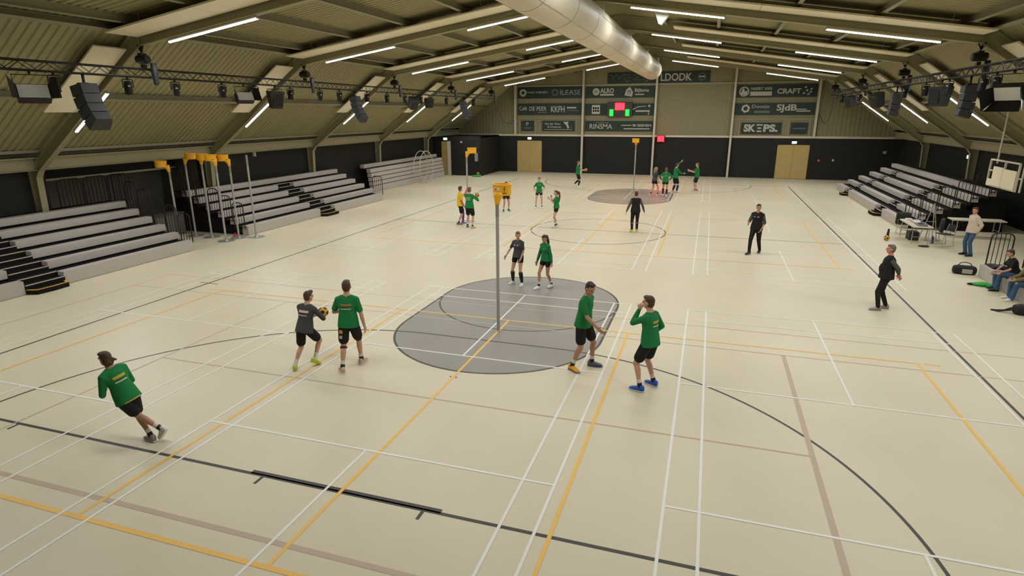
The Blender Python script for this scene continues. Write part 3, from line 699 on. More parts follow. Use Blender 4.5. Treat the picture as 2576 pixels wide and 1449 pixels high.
def flood(label, x, y, s, tilt, yaw):
    t = thing('panel_floodlight', label, 'floodlight', (x, y, ZB + .005), yaw, 'panel floodlights with barn doors'); clampbits(t)
    w_, h_, d_ = .52 * s, .30 * s, .2 * s
    yk = MB(); yk.tube([(-w_ / 2 - .03, 0, -.42 * s), (-w_ / 2 - .03, 0, -.09), (w_ / 2 + .03, 0, -.09), (w_ / 2 + .03, 0, -.42 * s)], .013, 6); yk.build('yoke', truss_m, t)
    T = M.Translation((0, 0, -.42 * s)) @ M.Rotation(tilt, 4, 'X')
    tf = lambda b: setattr(b, 'v', [tuple(T @ V(p)) for p in b.v])
    b = MB().box(-w_ / 2, -d_ / 2, -h_ / 2, w_ / 2, d_ / 2, h_ / 2); tf(b); b.build('body', truss_m, t)
    b = MB().box(-w_ / 2 + .02, -d_ / 2 - .006, -h_ / 2 + .015, w_ / 2 - .02, -d_ / 2, h_ / 2 - .015); tf(b); b.build('lens', lens_m, t)
    y0, y1 = -d_ / 2, -d_ / 2 - .24 * s; fl_ = .12 * s
    for nm, q in (('barn_door', [(-w_ / 2, y0, -h_ / 2), (w_ / 2, y0, -h_ / 2), (w_ / 2 + fl_ * .6, y1, -h_ / 2 - fl_), (-w_ / 2 - fl_ * .6, y1, -h_ / 2 - fl_)]), ('barn_door', [(w_ / 2, y0, -h_ / 2), (w_ / 2, y0, h_ / 2), (w_ / 2 + fl_, y1, h_ / 2 + fl_ * .3), (w_ / 2 + fl_, y1, -h_ / 2 - fl_)]), ('barn_door', [(-w_ / 2, y0, -h_ / 2), (-w_ / 2, y0, h_ / 2), (-w_ / 2 - fl_, y1, h_ / 2 + fl_ * .3), (-w_ / 2 - fl_, y1, -h_ / 2 - fl_)])):
        a = [V(p) for p in q]; n = (a[1] - a[0]).cross(a[2] - a[0]).normalized() * .008
        b = MB(); b.add(a + [p + n for p in a], [(0, 1, 2, 3), (7, 6, 5, 4), (0, 4, 5, 1), (1, 5, 6, 2), (2, 6, 7, 3), (3, 7, 4, 0)]); tf(b); b.build(nm, truss_m, t)
    return t
def line_array(label, x, y, n, yaw, s=1.0, a0=.10, da=.17):
    t = thing('line_array', label, 'speaker', (x, y, ZB + .005), yaw, 'hanging line array loudspeakers'); clampbits(t)
    MB().bar((0, 0, 0), (0, 0, -.22), .05, .05, up=(0, 1, 0)).cbox((0, -.05, -.24), (.12, .36 * s, .05)).build('fly_frame', truss_m, t)
    p = V((0, 0, -.27)); ang = a0; hh, dd, ww = .30 * s, .42 * s, .56 * s
    for i in range(n):
        T = M.Translation(p) @ M.Rotation(ang, 4, 'X')
        b = MB(); vs = []
        for z in (-.006, -hh + .006):
            sh = .03 * s if z < -.1 else 0
            vs += [(-ww / 2, -dd / 2, z), (ww / 2, -dd / 2, z), (ww * .40, dd / 2, z + sh), (-ww * .40, dd / 2, z + sh)]
        b.add(vs, [(0, 1, 2, 3), (7, 6, 5, 4), (0, 4, 5, 1), (1, 5, 6, 2), (2, 6, 7, 3), (3, 7, 4, 0)]); b.v = [tuple(T @ V(q)) for q in b.v]; c = b.build('cabinet', spk_m, t)
        b = MB().box(-ww / 2 + .02, -dd / 2 - .012, -hh + .03, ww / 2 - .02, -dd / 2, -.03); b.v = [tuple(T @ V(q)) for q in b.v]; b.build('grille', metal_blk, c)
        p = T @ V((0, -.02, -hh)); ang += da
    return t
def boxspk(label, x, y, yaw, tilt=.25, s=1.0):
    t = thing('speaker_box', label, 'speaker', (x, y, ZB + .005), yaw, 'hanging black speaker boxes'); clampbits(t)
    MB().tube([(-.20 * s, 0, -.28 * s), (-.20 * s, 0, -.12), (.20 * s, 0, -.12), (.20 * s, 0, -.28 * s)], .015, 6).build('yoke', truss_m, t)
    T = M.Translation((0, 0, -.36 * s)) @ M.Rotation(tilt, 4, 'X'); b = MB()
    vs = [V((a * .19 * s * k, b_ * .17 * s * k, c_ * .22 * s)) for c_, k in ((-1, .72), (1, 1.0)) for a, b_ in ((-1, -1), (1, -1), (1, 1), (-1, 1))]
    b.add([T @ v for v in vs], [(3, 2, 1, 0), (4, 5, 6, 7), (0, 1, 5, 4), (1, 2, 6, 5), (2, 3, 7, 6), (3, 0, 4, 7)]); b.build('cabinet', spk_m, t)
    b = MB().box(-.13 * s, -.165 * s, -.16 * s, .13 * s, -.158 * s, .18 * s); b.v = [tuple(T @ V(q)) for q in b.v]; b.build('grille', metal_blk, t)
    return t
flood('large panel floodlight with open barn doors at the near end of the left truss', -12, 6.85, 1.3, rad(-28), rad(62))
flood('smaller panel floodlight with barn doors on the left truss before the second hoist', -12, 14.35, 1.15, rad(-28), rad(62))
for i, (y, lab) in enumerate(((7.45, 'beside the large floodlight'), (9.6, 'just before the first left hoist'), (11.3, 'just after the first left hoist'), (13.3, 'before the smaller floodlight'), (14.95, 'right after the smaller floodlight'), (17.0, 'just before the second left hoist'), (19.0, 'just after the second left hoist'), (20.5, 'before the middle line array'), (22.9, 'right after the middle line array'), (24.9, 'just before the third left hoist'), (26.9, 'just after the third left hoist'), (28.9, 'between the two far speaker boxes'), (32.6, 'just before the fourth left hoist'), (37.4, 'after the far line array'))):
    par('small black spotlight on the left truss ' + lab, -12, y, rad(12), rad(60))
line_array('large black line array of stacked speakers at the near end of the left truss', -12, 8.25, 4, rad(-97), 1.0, .22, .17)
line_array('middle line array of stacked speakers on the left truss', -12, 21.8, 5, rad(-97), .82, .2, .15)
line_array('far line array of stacked speakers on the left truss', -12, 35.4, 5, rad(-97), .82, .2, .15)
boxspk('black tapered speaker box right of the second left strip light', -12, 16.05, rad(60), .15, 1.45)
boxspk('black speaker box on the left truss between middle and far line arrays', -12, 27.9, rad(60), .5, 1.4)
boxspk('black speaker box on the left truss just short of the fourth hoist', -12, 30.0, rad(60), .1, 1.25)
for y, lab in ((38.3, 'at its far end'), (33.6, 'before the fifth frame'), (25.2, 'beside the third hoist'), (22.6, 'between the third hoist and the tapered box'), (20.2, 'just past the long speaker'), (17.35, 'beside the second hoist'), (16.5, 'nearest the camera')):
    par('small black spotlight on the right truss ' + lab, 12, y, rad(-8), rad(-40))
boxspk('black tapered speaker box hanging on the right truss', 12, 20.9, rad(-60), .0, 1.5)
boxspk('round backed speaker box on the right truss beyond the third hoist', 12, 29.6, rad(-60), .4, 1.45)
boxspk('black speaker box near the far end of the right truss', 12, 35.8, rad(-60), .3, 1.3)
line_array('slim line array hanging edge on from the right truss', 12, 18.35, 4, rad(92), .80, .04, .07)
line_array('slim line array on the right truss beyond the third hoist', 12, 26.4, 4, rad(92), .80, .04, .07)
flood('panel floodlight tilted down at the near end of the right truss', 12, 15.45, 1.3, rad(25), rad(-50))
# cables
def cable(label, pts, r=.014):
    k = []
    P = [V(p) for p in pts]
    for i in range(len(P) - 1):
        for t in range(6):
            u = t / 6; a = P[max(i - 1, 0)]; b = P[i]; c = P[i + 1]; d = P[min(i + 2, len(P) - 1)]
            k.append(.5 * ((2 * b) + (c - a) * u + (2 * a - 5 * b + 4 * c - d) * u * u + (3 * b - a - 3 * c + d) * u ** 3))
    k.append(P[-1]); return tag(MB().tube(k, r, 6).build('cable', metal_blk), label, 'cable', 'black cables')
cable('black cable sagging from the left truss to the far wall', [(-12.05, 41.55, 6.2), (-12.2, 43.2, 5.3), (-12.3, 45.2, 4.35), (-12.3, 46.7, 4.2), (-12.18, 47.47, 4.35), (-12.18, 47.49, 3.3)])
cable('black cable sagging from the right truss to the far wall', [(12.05, 41.55, 6.2), (12.3, 43.2, 5.1), (12.4, 45.2, 4.3), (12.35, 46.7, 4.4), (12.18, 47.47, 4.9), (12.18, 47.49, 3.3)])
# small pale horn speaker by the duct
t = thing('horn_speaker', 'pale wedge loudspeaker hanging from the roof right of the duct', 'speaker', (2.45, 18.9, 8.28)); MB().prism([(-.22, .22), (.24, .22), (.28, .05), (.04, -.24), (-.06, -.2)], -.14, .14).build('cabinet', mat('pale_speaker', (.55, .52, .42), .5), t); MB().tube([(0, 0, .2), (0, 0, .36)], .02, 6).build('bracket', alu_m, t)
# ------------------------------------------------------------------ gym wheel, tables, chairs, bags, hoisted backboard
t = thing('gym_wheel', 'large white gym wheel of two rings standing against the folded bleacher', 'gym wheel', (-16.0, 37.0, 0)); Rw = 1.16
for x in (-.24, .24): MB().tube([(x, Rw * cos(2 * pi * i / 48), Rw + .03 + Rw * sin(2 * pi * i / 48)) for i in range(48)], .028, 8, closed=True).build('ring', white_m, t, smooth=True)
for i in range(6):
    a = 2 * pi * i / 6 + .3; MB().tube([(-.24, Rw * cos(a), Rw + .03 + Rw * sin(a)), (.24, Rw * cos(a), Rw + .03 + Rw * sin(a))], .018, 8).build('rung', white_m, t)
def table(label, x0, y0, x1, y1, h, along):
    t = thing('folding_table', label, 'table', ((x0 + x1) / 2, (y0 + y1) / 2, 0)); w_, d_ = (x1 - x0) / 2, (y1 - y0) / 2
    MB().box(-w_, -d_, h - .045, w_, d_, h).build('tabletop', white_m, t)
    for s in (-1, 1):
        if along == 'y': a, b = V((-w_ + .06, s * (d_ - .2), 0)), V((w_ - .06, s * (d_ - .2), 0))
        else: a, b = V((s * (w_ - .2), -d_ + .06, 0)), V((s * (w_ - .2), d_ - .06, 0))
        up = V((0, 0, h - .05)); MB().tube([a, a + up, b + up, b], .015, 8).build('leg', alu_m, t)
        MB().tube([a + V((0, 0, .3)), b + V((0, 0, .3))], .010, 6).build('stretcher', alu_m, t)
    return t
table('white folding scoring table with papers beside the right bleacher', 12.36, 22.25, 13.04, 24.15, .74, 'y')
table('long white table behind the man in the cream jacket', 14.4, 24.55, 16.3, 25.2, .74, 'x')
ppr = mat('paper', (.72, .70, .62), .7); pink = mat('folder_pink', (.42, .26, .22), .6); purple = mat('bottle_purple', (.22, .14, .45), .3)
t = thing('paper_stack', 'white stack of papers on the far end of the scoring table', 'papers', (12.62, 23.95, .741)); [MB().cbox((.01 * i, .008 * i, .006 + .012 * i), (.21, .3, .011)).build('sheet', ppr, t) for i in range(4)]
t = thing('folder', 'reddish flat folder lying on the scoring table', 'folder', (12.75, 23.35, .741)); MB().cbox((0, 0, .012), (.34, .5, .022)).build('cover', pink, t); MB().cbox((0, .0, .028), (.25, .36, .008)).build('sheet', ppr, t)
t = thing('water_bottle', 'purple bottle standing on the scoring table', 'bottle', (12.82, 23.0, .741)); MB().lathe([(.04, 0), (.042, .02), (.042, .16), (.025, .19)], n=16).build('body', purple, t, smooth=True); MB().lathe([(.022, .19), (.022, .225)], n=12).build('cap', white_m, t)
t = thing('scoring_console', 'grey scoring console on the near end of the scoring table', 'console', (12.72, 22.65, .741)); MB().prism([(-.16, 0), (.16, 0), (.16, .09), (-.16, .04)], -.25, .25).build('body', mat('console_grey', (.2, .2, .19), .5), t); MB().cbox((0, 0, .075), (.2, .3, .012)).build('keypad', metal_blk, t)
def chair(label, x, y, rz, coat=None):
    t = thing('stacking_chair', label, 'chair', (x, y, 0), rz, 'black chairs around the scoring table')
    MB().prism([(-.22, .44), (.22, .455), (.22, .475), (-.22, .465)], -.22, .22, 'x').build('seat', metal_blk, t)
    b = MB(); rg = []
    for z, yy in ((.56, -.205), (.68, -.23), (.82, -.265)): rg.append([V((-.21, yy, z)), V((.21, yy, z)), V((.21, yy - .02, z)), V((-.21, yy - .02, z))])
    b.rings(rg); b.build('backrest', metal_blk, t)
    for s in (-1, 1):
        MB().tube([(s * .21, .22, .012), (s * .21, .18, .45)], .011, 6).build('leg', alu_m, t); MB().tube([(s * .21, -.26, .012), (s * .21, -.18, .45), (s * .21, -.27, .83)], .011, 6).build('leg', alu_m, t)
        MB().tube([(s * .21, .22, .012), (s * .21, -.26, .012)], .010, 6).build('runner', alu_m, t)
    if coat is not None:
        c = thing('jacket', coat, 'jacket', (x, y, 0), rz); m_ = MB(); rg = []
        for z, wx, ya, yb in ((.90, .20, -.33, -.25), (.84, .25, -.35, -.20), (.6, .27, -.34, -.17), (.36, .24, -.34, -.22)):
            rg.append([V((wx * cos(a), (ya + yb) / 2 + (yb - ya) / 2 * sin(a), z)) for a in [2 * pi * j / 14 for j in range(14)]])
        m_.rings(rg); m_.build('body', mat('cloth_dark', (.03, .032, .03), .9), c, smooth=True)
        for s in (-1, 1): MB().cap((s * .23, -.27, .82), (s * .27, -.22, .45), .06, .045).build('sleeve', MATS['cloth_dark'], c, smooth=True)
    return t
chair('black chair with a dark coat at the far end of the scoring table', 12.75, 24.75, rad(185), 'dark coat hung over the chair at the far end of the scoring table')
chair('black chair tucked behind the scoring table', 13.5, 23.7, rad(75), 'dark jacket over the chair tucked behind the scoring table')
chair('black chair facing away beside the near end of the scoring table', 13.55, 22.55, rad(110))
t = thing('easel', 'slim pale folding easel behind the scoring table', 'easel', (13.25, 23.3, 0))
for p in ((-.33, .1, .012), (.33, .1, .012), (.0, -.45, .012)): MB().tube([p, (0, 0, 1.55)], .016, 6).build('leg', mat('easel_paint', (.35, .34, .28), .5), t)
MB().tube([(-.17, .055, .80), (.17, .055, .80)], .014, 6).build('ledge', MATS['easel_paint'], t)
def bag(name, label, x, y, rz, L, W, H, m, strap=True, pad=None):
    t = thing(name, label, 'bag', (x, y, 0), rz); b = MB(); rg = []
    for s, k in ((-1, .55), (-.9, .85), (-.6, 1), (0, 1.02), (.6, 1), (.9, .85), (1, .55)):
        rg.append([V((s * L / 2, W / 2 * k * (abs(cos(a)) ** .7) * (1 if cos(a) > 0 else -1), .012 + H / 2 + H / 2 * k * (abs(sin(a)) ** .7) * (1 if sin(a) > 0 else -1) - (1 - k) * H * .12 - .01)) for a in [2 * pi * j / 16 for j in range(16)]])
    b.rings(rg); b.v = [(p[0], p[1], max(p[2], .004)) for p in b.v]; b.build('body', m, t, smooth=True)
    if strap: MB().tube([(-L * .32, 0, H * .9), (-L * .2, .03, H * 1.25), (0, .04, H * 1.36), (L * .2, .03, H * 1.25), (L * .32, 0, H * .9)], .014, 6).build('strap', metal_blk, t)
    MB().tube([(-L * .42, 0, H * .93), (0, 0, H * 1.02), (L * .42, 0, H * .93)], .008, 5).build('zip', alu_m, t)
    if pad: MB().cbox((.05, -W / 2 - .012, H * .42), (L * .42, .02, H * .5)).build('pocket', pad, t)
    return t
cl = mat('bag_black', (.012, .012, .012), .8)
bag('sports_bag', 'black sports bag with a pale side pocket on the floor by the right bench', 12.68, 17.75, rad(-8), .64, .30, .28, cl, True, mat('bag_pocket', (.45, .42, .35), .7))
bag('backpack', 'black bag with a long strap on the floor at the right picture edge', 12.62, 13.45, rad(5), .52, .34, .26, cl, False)
tag(MB().tube([(12.38, 13.5, .16), (12.2, 13.55, .05), (12.05, 13.6, .02), (11.95, 13.62, .018), (12.06, 13.52, .02), (12.36, 13.42, .12)], .022, 6).build('shoulder_strap', cl), 'loose black strap lying on the floor by the black bag', 'strap')
t = thing('green_jersey', 'crumpled green jersey on the floor beside the bench sitters', 'jersey', (12.68, 16.25, 0)); 
for a, b, c_, r in ((0, 0, .06, (.20, .16, .065)), (-.14, .03, .05, (.14, .12, .05)), (.1, -.06, .05, (.12, .12, .055))): MB().ell((a, b, c_), r, n=12, k=6).build('fold', mat('bib_green', (.03, .42, .06), .8), t, smooth=True)
MB().ell((-.28, .05, .035), (.12, .05, .035), n=12, k=6).build('sleeve', cl, t, smooth=True)
t = thing('floor_cloth', 'small dark cloth on the floor under the scoring table end', 'cloth', (12.75, 22.05, 0)); MB().ell((0, 0, .03), (.2, .12, .03), n=12, k=6).build('fold', mat('cloth_dark', (.03, .032, .03), .9), t, smooth=True); MB().ell((.1, .03, .03), (.1, .1, .03), n=12, k=6).build('fold', mat('cloth_dark', (.03, .032, .03), .9), t, smooth=True)
t = thing('tool_case', 'dark upright case on the floor under the scoring table', 'case', (12.75, 23.55, 0)); MB().box(-.17, -.24, .003, .17, .24, .34).build('body', spk_m, t); MB().tube([(0, -.1, .34), (0, -.1, .38), (0, .1, .38), (0, .1, .34)], .012, 6).build('handle', metal_blk, t)
t = thing('blue_bottle', 'blue bottle hanging under the edge of the scoring table by a chair', 'bottle', (13.28, 22.9, .0)); MB().lathe([(.04, .003), (.045, .02), (.045, .22), (.02, .26)], n=14).build('body', mat('bottle_blue', (.03, .05, .35), .3), t, smooth=True); MB().lathe([(.022, .26), (.022, .29)], n=10).build('cap', metal_blk, t)
t = thing('court_marker', 'small dark upright marker on the floor short of the scoring table', 'marker', (12.0, 24.1, 0)); MB().prism([(-.045, .004), (.045, .004), (.04, .30), (-.01, .30)], -.04, .04).build('body', metal_blk, t); MB().cbox((0, 0, .012), (.11, .11, .016)).build('foot', metal_blk, t)
# folded basketball backboard unit hanging over the right bleacher end
t = thing('hoisted_backboard', 'white framed folded backboard hanging on poles over the right bleacher end', 'backboard', (15.5, 23.85, 2.15)); L = 1.25
f = MB()
for y in (-L, -.08, L): f.bar((0, y, 0), (0, y, 1.04), .06, .06)
f.bar((0, -L, 1.04), (0, L, 1.04), .06, .06); f.bar((0, -L, .03), (0, L, .03), .06, .06); f.bar((.0, .9, .62), (0, L, .62), .05, .05); f.build('frame', white_m, t)
MB().box(-.06, -.06, .06, -.03, .78, .80).build('board', panel_m, t); MB().box(-.06, -1.2, .06, -.03, -.10, .76).build('board', panel_m, t)
MB().box(-.045, .82, .03, .02, 1.2, .28).build('board', panel_m, t)
for y, z in ((.9, zdeck(15.5) - 2.15 - .05), (-1.42, zdeck(15.5) - 2.15 - .05)):
    MB().tube([(.08, y, -.0 if y < 0 else .9), (.08, y, z)], .035, 8).build('pole', white_m, t)
MB().bar((.05, -1.42, .5), (.05, -1.2, .5), .05, .05).build('bracket', white_m, t)
# dark leftovers in the gap behind the spare posts and far left
t = thing('storage_cabinet', 'low grey storage cabinet in the gap between the left bleachers', 'cabinet', (-17.55, 15.0, 0), rad(90)); gm = mat('cabinet_grey', (.13, .125, .10), .6)
MB().box(-.75, -.3, .02, .75, .3, .92).build('body', gm, t); [MB().box(-.72 + .49 * i, -.325, .06, -.26 + .49 * i, -.30, .88).build('door', mat('cabinet_door', (.16, .155, .125), .6), t) for i in range(3)]; MB().box(-.78, -.33, .92, .78, .32, .95).build('top', gm, t)
t = thing('red_cone', 'small red object on the floor at the near end of the middle left bleacher', 'cone', (-14.6, 15.75, 0)); MB().lathe([(.12, .004), (.12, .02), (.07, .03), (.025, .16), (.0, .16)], n=16).build('body', mat('cone_red', (.5, .03, .06), .5), t, smooth=False)
# ------------------------------------------------------------------ people
skins = {'fair': (.60, .34, .23), 'tan': (.48, .26, .155), 'ruddy': (.58, .27, .18)}
def sk(n): return mat('skin_' + n, skins[n], .55, spec=.3)
cgreen = mat('jersey_green', (.017, .20, .056), .75, var=.10, vscale=5, spec=.2); cdark = mat('cloth_black', (.018, .017, .015), .8, var=.15, vscale=6, spec=.2)
cgrey = mat('jersey_charcoal', (.072, .07, .068), .8, var=.12, vscale=6, spec=.2); cgrey2 = mat('sleeve_grey', (.085, .088, .075), .8, spec=.2); cyel = mat('tee_yellow', (.80, .52, .015), .75, var=.06, vscale=6)
cpink = mat('undershirt_pink', (.62, .10, .22), .7); cpurple = mat('tights_purple', (.13, .04, .16), .7); cjean = mat('denim_blue', (.045, .10, .18), .85, var=.2, vscale=8); ccream = mat('jacket_cream', (.60, .49, .37), .8, var=.06, vscale=6)
colive = mat('cardigan_olive', (.20, .15, .06), .9, var=.15, vscale=8); cwhite = mat('shoe_white', (.75, .74, .70), .5); sockb = mat('sock_black', (.02, .018, .016), .85); sockw = mat('sock_white', (.68, .65, .58), .85)
eyem = mat('eye_dark', (.03, .02, .015), .3); mouthm = mat('mouth_red', (.36, .11, .08), .5)
H = {'brown': (.07, .036, .014), 'dark': (.030, .016, .010), 'lightbrown': (.15, .085, .035), 'blond': (.33, .22, .09), 'red': (.10, .028, .012), 'greyb': (.16, .12, .085)}
def hairm(n): return mat('hair_' + n, H[n], .6, var=.25, vscale=30)
SH = lambda n, c: mat('shoe_' + n, c, .5)
def ik(a, b, l1, l2, pole):
    a, b = V(a), V(b); d = b - a; L = d.length; mx = (l1 + l2) * .998
    if L > mx: b = a + d * (mx / L); d = b - a; L = mx
    d.normalize(); c = (l1 * l1 - l2 * l2 + L * L) / (2 * L); h = sqrt(max(l1 * l1 - c * c, 0)); p = V(pole); p = p - d * p.dot(d)
    if p.length < 1e-4: p = V((0, 1, 0))
    p.normalize(); return a + d * c + p * h, b
def person(label, pos, rz, h, feet, hands, lean=(0, 0), twist=0, pelvis=(0, 0, .955), head=(0, 0), sex='m', build=1.0,
           top=('tee', None), bottom=('shorts', None), hair=('short', 'brown'), skin='fair', socks=None, shoes=None, soles=None,
           poles=None, curl=.5, prints=(), near=True, bands=(), legprints=(), sit=False, legcol=None, under=None, footpitch=(0, 0), kneepole=None, group=None):
    s = h / 1.80; t = thing('person', label, 'person', (pos[0], pos[1], pos[2] if len(pos) > 2 else 0), rad(rz), group)
    t.scale = (s, s, s)
    vox = .0085 if near else .0125
    P = V(pelvis); RT = M.Rotation(rad(-lean[0]), 3, 'X') @ M.Rotation(rad(lean[1]), 3, 'Y') @ M.Rotation(rad(twist), 3, 'Z')
    T = lambda x, y, z: P + RT @ V((x, y, z))
    fem = sex == 'f'; bw = build
    sw = (.150 if fem else .168); hipw = (.095 if fem else .09)
    shz = .462 if fem else .470
    S = {-1: T(-sw, 0, shz - .032), 1: T(sw, 0, shz - .032)}; neck0 = T(0, -.005, shz + .02); neck1 = T(0, .012, shz + .115)
    Hd = M.Rotation(rad(head[0]), 3, 'Z') @ M.Rotation(rad(head[1]), 3, 'X'); HB = M.Rotation(rad(twist * .5), 3, 'Z') @ Hd
    hc = neck1 + HB @ V((0, .022, .098)); D = lambda x, y, z: hc + HB @ V((x, y, z))
    ua, fa, th, sn = .285, .255, .435, .425
    if fem: ua, fa = .27, .24
    poles = poles or {}
    arm = {}
    for sd in (-1, 1):
        q = hands[0 if sd < 0 else 1]; w_ = S[sd] + M.Rotation(rad(twist), 3, 'Z') @ V(q); pl = poles.get(sd, (sd * .35, -1, -.15)); arm[sd] = (S[sd], *ik(S[sd], w_, ua, fa, pl))
    leg = {}
    for sd in (-1, 1):
        f = feet[0 if sd < 0 else 1]; hp = P + M.Rotation(rad(twist * .3), 3, 'Z') @ V((sd * hipw, 0, -.03)); an = V((f[0], f[1], f[2] if len(f) > 2 else .085))
        kp = (kneepole or {}).get(sd, (sd * .12, 1, .1)); leg[sd] = (hp, *ik(hp, an, th, sn, kp))
    fyaw = {sd: (feet[0 if sd < 0 else 1][3] if len(feet[0 if sd < 0 else 1]) > 3 else -sd * 12) for sd in (-1, 1)}
    b = MB(); E = b.ell; C = b.cap
    up = RT
    E(T(0, 0, .02), (.155 * bw * (1.03 if fem else 1), .112 * bw, .13), RT); E(T(0, .005, .17), (.132 * bw * (.92 if fem else 1), .098 * bw, .15), RT)
    E(T(0, 0, .33), (.158 * bw * (.92 if fem else 1), .112 * bw, .19), RT); E(T(0, -.005, .42), (sw * .93, .085, .09), RT)
    if fem:
        for sd in (-1, 1): E(T(sd * .068, .085, .335), (.058, .05, .058), RT)
    if build > 1.1: E(T(0, .07, .16), (.15, .12, .17), RT)
    for sd in (-1, 1): C(T(sd * .02, -.012, shz + .045), S[sd], .052, .045); C(T(sd * .08, 0, .34), S[sd], .085, .048)
    C(neck0, neck1 + V((0, 0, .03)), .062 if not fem else .05, .054 if not fem else .045)
    E(D(0, -.008, .02), (.074, .094, .098), HB); E(D(0, .018, -.045), (.058, .072, .075), HB); E(D(0, .048, -.088), (.032, .03, .028), HB)
    b.cap(D(0, .088, .012), D(0, .106, -.022), .010, .0145, 8)
    for sd in (-1, 1):
        E(D(sd * .076, -.008, -.008), (.013, .022, .033), HB); E(D(sd * .03, .078, .028), (.026, .014, .010), HB)
        sh, el, wr = arm[sd]; C(sh, sh.lerp(el, .35), .050 * bw if not fem else .042, .050 if not fem else .041); C(sh.lerp(el, .3), el, .050 if not fem else .040, .037 if not fem else .031); C(el, el.lerp(wr, .35), .037 if not fem else .031, .038 if not fem else .032); C(el.lerp(wr, .35), wr, .038 if not fem else .031, .025 if not fem else .022)
        # hand: palm, four fingers, thumb
        d = (wr - el).normalized(); inn = V((-sd, .25, 0)); inn = (inn - d * inn.dot(d)).normalized(); ac = d.cross(inn).normalized() * (1 if sd > 0 else -1)   # ac: across the palm, to the thumb side
        if ac.y < 0: ac = -ac
        pc = wr + d * .055
        for k in range(4):
            a0 = wr + d * .012 + ac * (.020 - .0135 * k); a1 = wr + d * .085 + ac * (.030 - .020 * k); b.cap(a0, a1, .0155, .0125, 8)
            cu = curl if not isinstance(curl, dict) else curl[sd]; p = a1; L = (.042, .046, .043, .033)[k]; ang = cu * .8
            for j, fr in enumerate((1, .72, .55)):
                dd = d * cos(ang) + inn * sin(ang); p2 = p + dd * L * fr; b.cap(p, p2, .0098 - .0008 * j, .0092 - .0008 * j, 7); p = p2; ang += cu * .75
        p = wr + d * .03 + ac * .028; p2 = p + (d * .6 + ac * .65 + inn * .25).normalized() * .045; b.cap(p, p2, .0125, .011, 7); b.cap(p2, p2 + (d * .85 + ac * .2 + inn * .35).normalized() * .035, .011, .0095, 7)
        hp, kn, an = leg[sd]; k_ = .93 if fem else 1
        C(hp, hp.lerp(kn, .45), .088 * bw, .076 * k_); C(hp.lerp(kn, .4), kn, .078 * k_, .053 * k_); E(kn + (kn - (hp + an) / 2) * .06, (.05, .052, .06))
        ca = kn.lerp(an, .28); back = (kn - (hp + an) / 2); back = -back.normalized() * .012 if back.length > .02 else V((0, -.012, 0))
        C(kn, ca + back, .050 * k_, .054 * k_); C(ca + back, kn.lerp(an, .7), .054 * k_, .037 * k_); C(kn.lerp(an, .65), an, .038, .032)
        fy = rad(fyaw[sd]); pt = rad(footpitch[0 if sd < 0 else 1]); fd = M.Rotation(fy, 3, 'Z') @ V((0, cos(pt), sin(pt))); C(an + V((0, 0, -.03)), an + fd * .12 + V((0, 0, -.045)), .034, .026)
    def skinmesh(mb, name, m, v=vox, sm=3, parent=t):
        o = mb.build(name, m, parent, fix=False)
        md = o.modifiers.new('remesh', 'REMESH'); md.mode = 'VOXEL'; md.voxel_size = v; md.use_smooth_shade = True
        md = o.modifiers.new('smooth', 'SMOOTH'); md.factor = .5; md.iterations = sm
        return o
    skinmesh(b, 'body', sk(skin), sm=2)
    # face
    for sd in (-1, 1): MB().ell(D(sd * .03, .0885, .008), (.013, .007, .0065), HB, 10, 6).build('eye', eyem, t, smooth=True)
    MB().ell(D(0, .0835, -.058), (.021, .008, .006), HB, 10, 6).build('mouth', mouthm, t, smooth=True)
    # hair
    hm = MB(); kind, hcol = hair
    if kind == 'bald':
        hm.ell(D(0, -.03, .0), (.081, .080, .07), HB)
    else:
        hm.ell(D(0, -.024, .034), (.083, .092, .094), HB); hm.ell(D(0, -.042, -.012), (.077, .068, .085), HB); hm.ell(D(0, .03, .088), (.066, .062, .034), HB)
        if kind == 'quiff': hm.ell(D(0, .055, .105), (.055, .045, .03), HB)
        if kind == 'bun': hm.ell(D(0, -.12, .045), (.045, .04, .04), HB)
        if kind == 'pony':
            hm.cap(D(0, -.10, .06), D(0, -.155, .03), .03, .038); hm.cap(D(0, -.155, .03), D(.01, -.17, -.12), .04, .036); hm.cap(D(.01, -.17, -.12), D(.02, -.14, -.27), .036, .012)
        if kind == 'longpony':
            hm.cap(D(0, -.09, .06), D(-.02, -.15, .02), .034, .042); hm.cap(D(-.02, -.15, .02), D(-.04, -.17, -.18), .045, .044); hm.cap(D(-.04, -.17, -.18), D(-.06, -.15, -.42), .042, .014)
        if kind == 'long':
            hm.cap(D(0, -.075, -.02), D(0, -.10, -.20), .075, .065); hm.cap(D(0, -.1, -.2), D(0, -.10, -.32), .062, .03)
            for sd in (-1, 1): hm.cap(D(sd * .07, -.01, .0), D(sd * .075, .0, -.2), .03, .026)
        if kind == 'shag':
            hm.ell(D(0, -.05, -.05), (.086, .07, .085), HB); hm.cap(D(.03, -.10, -.02), D(.075, -.13, -.045), .035, .015)
    skinmesh(hm, 'hair', hairm(hcol), .008 if near else .011, 2)
    # top
    kt, ct = top[0], top[1]; sl = top[2] if len(top) > 2 else None
    tm = MB(); ga = .018 if kt != 'jacket' else .030
    tight = fem and kt in ('tee', 'long')
    tm.ell(T(0, 0, .33), (.158 * bw * (.92 if fem else 1) + ga, .112 * bw + ga, .19), RT); tm.ell(T(0, -.005, .42), (sw * .93 + ga, .085 + ga, .095), RT)
    hem = -.10 if kt == 'jacket' else (-.08 if not fem else -.03)
    if top[3:] and top[3] is not None: hem = top[3]
    rg = []; nn = 20
    prof = ((.36, .155, .112), (.22, .142, .108), (.08, .168, .125), (hem, .188, .140)) if not tight else ((.36, .142, .108), (.2, .122, .097), (.06, .155, .118), (hem, .176, .130))
